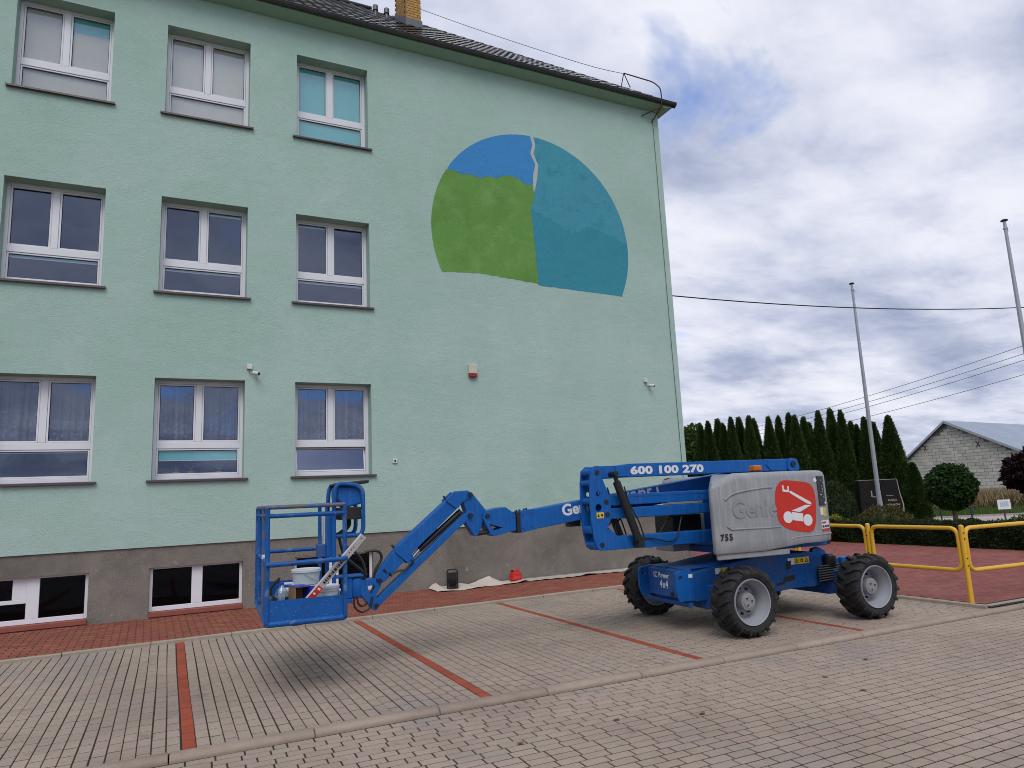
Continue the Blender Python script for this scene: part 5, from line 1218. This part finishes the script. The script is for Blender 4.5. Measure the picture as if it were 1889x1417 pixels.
ordn = ['first', 'second', 'third', 'fourth', 'fifth', 'sixth', 'seventh', 'eighth', 'ninth', 'tenth', 'eleventh', 'twelfth', 'thirteenth', 'fourteenth', 'fifteenth', 'sixteenth', 'seventeenth', 'eighteenth', 'nineteenth', 'twentieth', 'twenty-first']
tr_ = random.Random(4)
for i, (x, y, h) in enumerate(tj):
    cr, co, tk, H = TV[i % 3]
    lab = f'columnar dark green thuja, {ordn[i]} from the mint building in the row' if i < 21 else ('broad columnar thuja at the right end of the tall row' if i == 21 else 'small low thuja right of the tall row')
    t_ = thing('thuja_tree', lab, 'thuja', (x, y, -.1), tr_.uniform(0, 6.28), 'columnar thujas in the row')
    s = (h + .1) / (H * .99); k_ = 1.0 if i not in (21, 22) else (1.3 if i == 21 else .9)
    t_.scale = (k_ * tr_.uniform(.9, 1.1), k_ * tr_.uniform(.9, 1.1), s)
    link('crown', cr, t_); link('light_block_core', co, t_); link('trunk', tk, t_)
def blob(name, lab, cat, loc, rad, n, ll, lw_, m, seed, trunk=None, down=.15, zmin=None, rough=.12, core=.8, group=None):
    """rounded shrub or tree crown of many leaves round a dark core; rad = (rx, ry, rz)"""
    rs = np.random.RandomState(seed); v = rs.normal(size=(n, 3)); v /= np.linalg.norm(v, axis=1, keepdims=True)
    lob = 1 + rough * np.sin(v[:, 0] * 7 + seed) * np.sin(v[:, 1] * 6 + v[:, 2] * 5) + rough * .6 * np.sin(v[:, 2] * 13 + v[:, 0] * 11)
    rr = lob * (1 - .3 * rs.uniform(0, 1, n) ** 2)
    P = v * rr[:, None] * np.array(rad)
    if zmin is not None: P[:, 2] = np.maximum(P[:, 2], zmin + rs.uniform(0, .05, n))
    D = v * .8 + np.array((0, 0, -down)) + rs.normal(0, .45, (n, 3))
    t_ = thing(name, lab, cat, (loc[0], loc[1], -.1), 0, group); zc = loc[2] + .1
    c_ = leaves(P, D, ll, lw_, rs, 'crown', m, t_); c_.location = (0, 0, zc)
    prof_ = [(max(.002, math.cos(math.radians(a)) * rad[0] * core), zc + math.sin(math.radians(a)) * rad[2] * core) for a in range(-90, 91, 15)]
    if zmin is not None: prof_ = [(r, max(z, zc + zmin)) for r, z in prof_]
    MB().lathe(prof_, n=16).build('light_block_core', m, t_)  # added core, stops light passing through the leaves
    if trunk:
        MB().tube(smooth_path([(0, 0, -.1), (.02, 0, zc * .4), (0, 0.01, zc)], 4), [trunk * (1 - .35 * k_ / 8) for k_ in range(9)], 10).build('trunk', 'bark', t_, smooth=True)
        for k_ in range(6):
            a = k_ * 1.05; MB().tube([(0, 0, zc - rad[2] * .9), (rad[0] * .5 * math.cos(a), rad[1] * .5 * math.sin(a), zc + rad[2] * .1)], [trunk * .5, trunk * .15], 6).build('limb', 'bark', t_)
    return t_
blob('maple_tree', 'round-headed dark green standard tree in front of the block barn', 'tree', (19.78, .64, 1.44), (.66, .66, .66), 6500, .12, .10, 'maple', 5, trunk=.085, down=.9, rough=.06)
blob('plum_tree', 'dark purple-leaved round tree at the right edge', 'tree', (20.1, -2.0, 1.78), (1.0, 1.0, .62), 6500, .15, .11, 'purple', 6, trunk=.09, down=.5)
blob('dome_bush', 'clipped bronze-green dome bush in front of the memorial stone', 'bush', (17.46, 1.38, .08), (.86, .86, .86), 6000, .08, .05, 'bush_bronze', 7, down=-.2, zmin=-.1, rough=.05)
blob('round_bush', 'rounded dark bush beside the rear of the grey cover', 'bush', (17.15, 3.0, .55), (.75, .75, 1.15), 6000, .09, .06, 'yew', 8, down=-.2, zmin=-.6)
blob('golden_bush', 'low golden-leaved bush behind the hedge near the lift', 'bush', (15.35, 1.5, .30), (.6, .5, .42), 3000, .06, .045, 'golden', 9, down=-.3, zmin=-.35)
blob('golden_bush', 'low golden bush between dome bush and small thuja', 'bush', (18.4, .35, .12), (.9, .35, .32), 2500, .06, .045, 'golden', 12, down=-.3, zmin=-.2)
blob('lime_tree', 'distant light green tree at the mint building corner', 'tree', (27.9, 22.3, 3.6), (1.7, 1.7, 1.9), 7000, .28, .20, 'limetree', 10, trunk=.16, down=.3)
blob('spreading_bush', 'low purple-brown bush behind the hedge under the round tree', 'bush', (16.9, -1.55, .08), (1.2, .6, .36), 4500, .07, .05, 'bush_bronze', 15, down=-.3, zmin=-.2)
blob('juniper_bush', 'low green juniper bush behind the hedge below the white sign', 'bush', (16.6, -2.95, .16), (.8, .6, .48), 4000, .08, .04, 'grassleaf', 16, down=-.3, zmin=-.25)
# clipped hedge
def hedge(lab, pa, pb, depth, h, n, seed, m='yew'):
    rs = np.random.RandomState(seed); pa, pb = np.array(pa, float), np.array(pb, float); d = pb - pa; L = np.hypot(*d); ex_ = d / L; ey_ = np.array((-ex_[1], ex_[0]))
    area = np.array([L * h, L * depth, L * h * .6, depth * h, depth * h]); which = rs.choice(5, n, p=area / area.sum())
    u = rs.uniform(0, L, n); v = rs.uniform(0, depth, n); w = rs.uniform(0, h, n); N = np.zeros((n, 3))
    for k_, (nx, ny, nz) in enumerate(((0, -1, 0), (0, 0, 1), (0, 1, 0), (-1, 0, 0), (1, 0, 0))): N[which == k_] = (nx, ny, nz)
    v[which == 0] = 0; w[which == 1] = h; v[which == 2] = depth; u[which == 3] = 0; u[which == 4] = L
    ins = -.10 * rs.uniform(0, 1, n) ** 2 + .035 * np.sin(u * 5.1 + w * 9) + .03 * np.sin(u * 11 + v * 13)
    u += N[:, 0] * ins; v += N[:, 1] * ins; w += N[:, 2] * ins
    P = np.stack([pa[0] + ex_[0] * u + ey_[0] * v, pa[1] + ex_[1] * u + ey_[1] * v, w], 1)
    Nw = np.stack([ex_[0] * N[:, 0] + ey_[0] * N[:, 1], ex_[1] * N[:, 0] + ey_[1] * N[:, 1], N[:, 2]], 1)
    t_ = thing('clipped_hedge', lab, 'hedge', (pa[0], pa[1], -.03))
    P -= np.array((pa[0], pa[1], 0))
    leaves(P, Nw * .7 + np.array((0, 0, .35)) + rs.normal(0, .5, (n, 3)), .075, .04, rs, 'foliage', m, t_)
    a = math.atan2(d[1], d[0]); o = MB().box(.05, L - .05, .07, depth - .07, 0, h - .08).build('light_block_core', m, t_); o.rotation_euler = (0, 0, a)  # box added inside the hedge to keep light from shining through
hedge('low dark clipped hedge behind the yellow railings', (14.95, 1.9), (14.75, -7.4), -1.1 * -1, .60, 42000, 21)
bed = sheet('planting_bed', [(14.7, 2.4), (14.6, -7.6), (18.9, -6), (19.5, 4), (26, 9), (18, 12), (15.5, 8)], 0.0, 'soil')
# flower planter by the hedge
t_ = thing('flower_planter', 'dark planter with pink flowers behind the lift', 'planter', (14.0, 1.05, ZF))
MB().prism([(-.35, -.2), (.35, -.2), (.35, .2), (-.35, .2)], 0, .52, plane='xy').build('box', 'black_matt', t_, bevel=.02)
rs = np.random.RandomState(3); n = 700; P = np.stack([rs.uniform(-.36, .36, n), rs.uniform(-.2, .2, n), .5 + rs.uniform(0, .22, n)], 1)
leaves(P, rs.normal(0, .5, (n, 3)) + np.array((0, 0, .7)), .08, .05, rs, 'foliage', 'grassleaf', t_)
P = P[:90] + np.array((0, 0, .12)); leaves(P, rs.normal(0, .6, (90, 3)) + np.array((0, 0, .3)), .06, .06, rs, 'blossom', 'pink_flower', t_)
# grass in front of the barn
def grass(name, dmin, dmax, s0, s1, n, h, m, seed, lab):
    rs = np.random.RandomState(seed); d = rs.uniform(dmin, dmax, n); s = d * rs.uniform(s0, s1, n)
    P = np.stack([CAM.x + F2[0] * d + R2[0] * s, CAM.y + F2[1] * d + R2[1] * s, 0 * d - .12], 1)
    D = rs.normal(0, .25, (n, 3)) + np.array((0, 0, 1)); o = leaves(P, D, h, h * .055, rs, name, m, bld)
    o.parent = None; o['kind'] = 'stuff'; o['label'] = lab
grass('grass', 31.3, 37, .48, .95, 16000, .30, 'grassleaf', 31, 'green verge grass beyond the far path')
grass('dry_grass', 36.5, 44, .55, .95, 22000, .95, 'dry', 32, 'tall dry straw-coloured grass below the block barn')

# ------------------------------------------------------------------ memorial stone, poles, signs
t_ = thing('memorial_stone', 'dark polished memorial stone with gold lettering and a light cross line', 'monument', (21.9, 4.75, -.1), math.radians(-20))
MB().prism([(-.85, 0), (.08 - .02, 0), (-.06, 1.82), (-.84, 1.82)], -.12, .12).build('left_slab', 'stone', t_, bevel=.01)
MB().prism([(.10, 0), (.92, 0), (.82, .55), (.84, .9), (.76, 1.3), (.70, 1.84), (.02, 1.84)], -.12, .12).build('right_slab', 'stone', t_, bevel=.01)
MB().prism([(.705, 1.84), (.765, 1.3), (.845, .9), (.825, .55), (.925, 0), (.96, 0), (.87, .55), (.89, .9), (.80, 1.3), (.73, 1.84)], -.115, .115).build('rough_edge', 'stone_edge', t_)
MB().prism([(.055, 0), (.10, 0), (-.01, 1.83), (-.058, 1.83)], -.10, .10).build('light_joint', 'stone_edge', t_)
MB().box(-.84, .70, -.11, .11, 1.842, 1.86).build('light_top', 'stone_edge', t_)
MB().box(-.40, -.35, -.13, -.1202, 1.22, 1.45).box(-.35, .0, -.13, -.1202, 1.20, 1.23).box(.2, .5, -.13, -.1202, 1.23, 1.245).build('cross_inlay', 'stone_edge', t_)
text('lettering', 'PAMIĘCI', .105, (.44, -.1215, 1.03), FRONT, 'gold', t_, align='CENTER', sx=.95); text('lettering', 'SYBIRAKÓW', .105, (.45, -.1215, .86), FRONT, 'gold', t_, align='CENTER', sx=.95)
def pole(x, y, H, lab):
    t_ = thing('flagpole', lab, 'flagpole', (x, y, -.05), 0, 'white flagpoles')
    MB().tube([(0, 0, 0), (0, 0, H * .45), (0, 0, H)], [.085, .07, .042], 14).build('pole', 'galv', t_, smooth=50)
    MB().lathe([(.042, H - .25), (.06, H - .24), (.06, H - .19), (.042, H - .18)], n=12).build('collar', 'galv', t_)
    MB().tube([(.05, 0, H - .2), (.11, 0, H - .23), (.12, 0, H - .29), (.06, 0, H - .33)], .008, 6).build('halyard_hook', 'galv', t_)
    MB().lathe([(.03, H), (.09, H + .01), (.10, H + .03), (.06, H + .06), (0, H + .065)], n=14).build('cap', 'black', t_)
pole(20.40, 3.66, 9.1, 'tall grey flagpole in front of the memorial stone'); pole(19.3, -2.35, 9.1, 'tall grey flagpole at the right edge of the picture')
t_ = thing('information_board', 'small white information board on a brown post', 'sign', (26.76, 3.06, -.1), math.radians(-30))
MB().tube([(0, 0, 0), (0, 0, .55)], .03, 8).build('post', 'rust', t_); MB().box(-.24, .24, -.05, -.03, .50, .87).build('panel', 'decal_white', t_)
MB().box(-.16, .16, -.052, -.0505, .60, .80).build('print', 'decal_faint', t_)
t_ = thing('metal_barrier', 'dark green tubular barrier with slanted end behind the hedge', 'barrier', (21.56, 2.22, -.05), math.atan2(1.66 - 2.2, 22.7 - 21.56))
for x in (0, 1.06): MB().cyl((x, 0, 0), (x, 0, .74), .024, 8).build('post', 'dark_green_metal', t_)
MB().tube([(-.15, 0, .74), (1.24, 0, .74), (1.06, 0, .38)], .022, 8).build('top_rail', 'dark_green_metal', t_)
# ------------------------------------------------------------------ block barn
gd = np.array((.565 * R2[0] - .825 * F2[0], .565 * R2[1] - .825 * F2[1])); ga = math.atan2(gd[1], gd[0])      # along the gable towards the right
barn = thing('block_barn', 'grey concrete-block barn with blue-grey sheet metal roof', 'barn', (47.6, 17.8, -.1), ga)
xl, xr, zp = -2.95, 7.2, 5.75
zs = lambda x: zp - (-x) * .82 if x < 0 else zp - x * .545
LB = 16.0
MB().prism([(xl, 0), (xr, 0), (xr, zs(xr)), (0, zp), (xl, zs(xl))], .03, LB).build('wall_core', 'block_mortar', barn)
bw, bh = .50, .21; blocks = []
j = 0; z = 0.02
while z < zp:
    x = xl + (0 if j % 2 else -bw / 2)
    while x < xr:
        a, c_ = max(x + .012, xl), min(x + bw - .012, xr)
        if c_ - a > .08 and z + bh < min(zs(a), zs(c_)) + .02 and not (a < 0 < c_ and z + bh > zp - .25): blocks.append((a, c_, z))
        x += bw
    z += bh + .018; j += 1
bs_ = sorted(range(len(blocks)), key=lambda i: -((blocks[i][2] > .9) * 10 + blocks[i][0])); keep = set(bs_[:300]); rest = MB()
bmesh_full = MB().box(0, 1, 0, .06, 0, bh).mesh('block', 'block')
for i, (a, c_, z) in enumerate(blocks):
    if i in keep:
        o = link('block', bmesh_full, barn, (a, random.uniform(-.008, .006), z)); o.scale = (c_ - a, 1, 1)
    else: y_ = random.uniform(-.008, .006); rest.box(a, c_, y_, y_ + .06, z, z + bh)
if rest.v: rest.build('wall_blocks', 'block', barn)['kind'] = 'stuff'
for sgn, x_e in ((-1, xl - .25), (1, xr + .3)):
    v = []; fs = []; N_ = 150
    for i in range(N_ + 1):
        y = -.3 + (LB + .6) * i / N_; w_ = .02 * math.sin(i * math.pi / 1.5)
        for x in (0, x_e / 2, x_e): v.append((x, y, zs(x) + .09 + w_))
    for i in range(N_):
        for k_ in (0, 1): a = i * 3 + k_; fs.append((a, a + 1, a + 4, a + 3))
    o = MB().add(v, fs).build('roof_sheet', 'metal_roof', barn); so = o.modifiers.new('s', 'SOLIDIFY'); so.thickness = .02
    MB().prism([(0, zp + .08), (x_e, zs(x_e) + .08), (x_e, zs(x_e) - .08), (0, zp - .10)], -.30, -.27).build('verge_board', 'galv', barn)
for x in (-1.6, 1.9):
    b_ = MB()
    for s_ in (-1, 1): b_.box(-.02, .02, -.02, .0, -.22, .22, Matrix.Translation((x, -.012, 4.0)) @ Matrix.Rotation(s_ * .5, 4, 'Y'))
    b_.build('wall_anchor', 'rust', barn)
# ------------------------------------------------------------------ cables in the sky
def cable(p, q, sag, r, lab, m='cable_black'):
    p, q = Vector(p), Vector(q); P = [p.lerp(q, i / 24) - Vector((0, 0, sag * 4 * (i / 24) * (1 - i / 24))) for i in range(25)]
    o = MB().tube(P, r, 6).build('overhead_cable', m); tag(o, lab, 'cable', 'overhead cables')
cable((8.74, .02, 6.53), (34.7, -2.7, 8.75), .72, .015, 'thick black cable from the mint wall corner across the sky')
cable((38.9, 33.2, 5.9), (42.6, 3.0, 10.3), .55, .016, 'uppermost of the thin power lines above the thujas', 'cable_grey')
cable((38.9, 33.2, 5.6), (42.6, 3.0, 9.8), .55, .016, 'second of the thin power lines above the thujas', 'cable_grey')
cable((38.9, 33.2, 5.35), (42.6, 3.0, 9.4), .55, .016, 'third of the thin power lines above the thujas', 'cable_grey')
cable((38.9, 33.2, 4.9), (42.6, 3.0, 8.5), .55, .016, 'lowest of the thin power lines above the thujas', 'cable_grey')
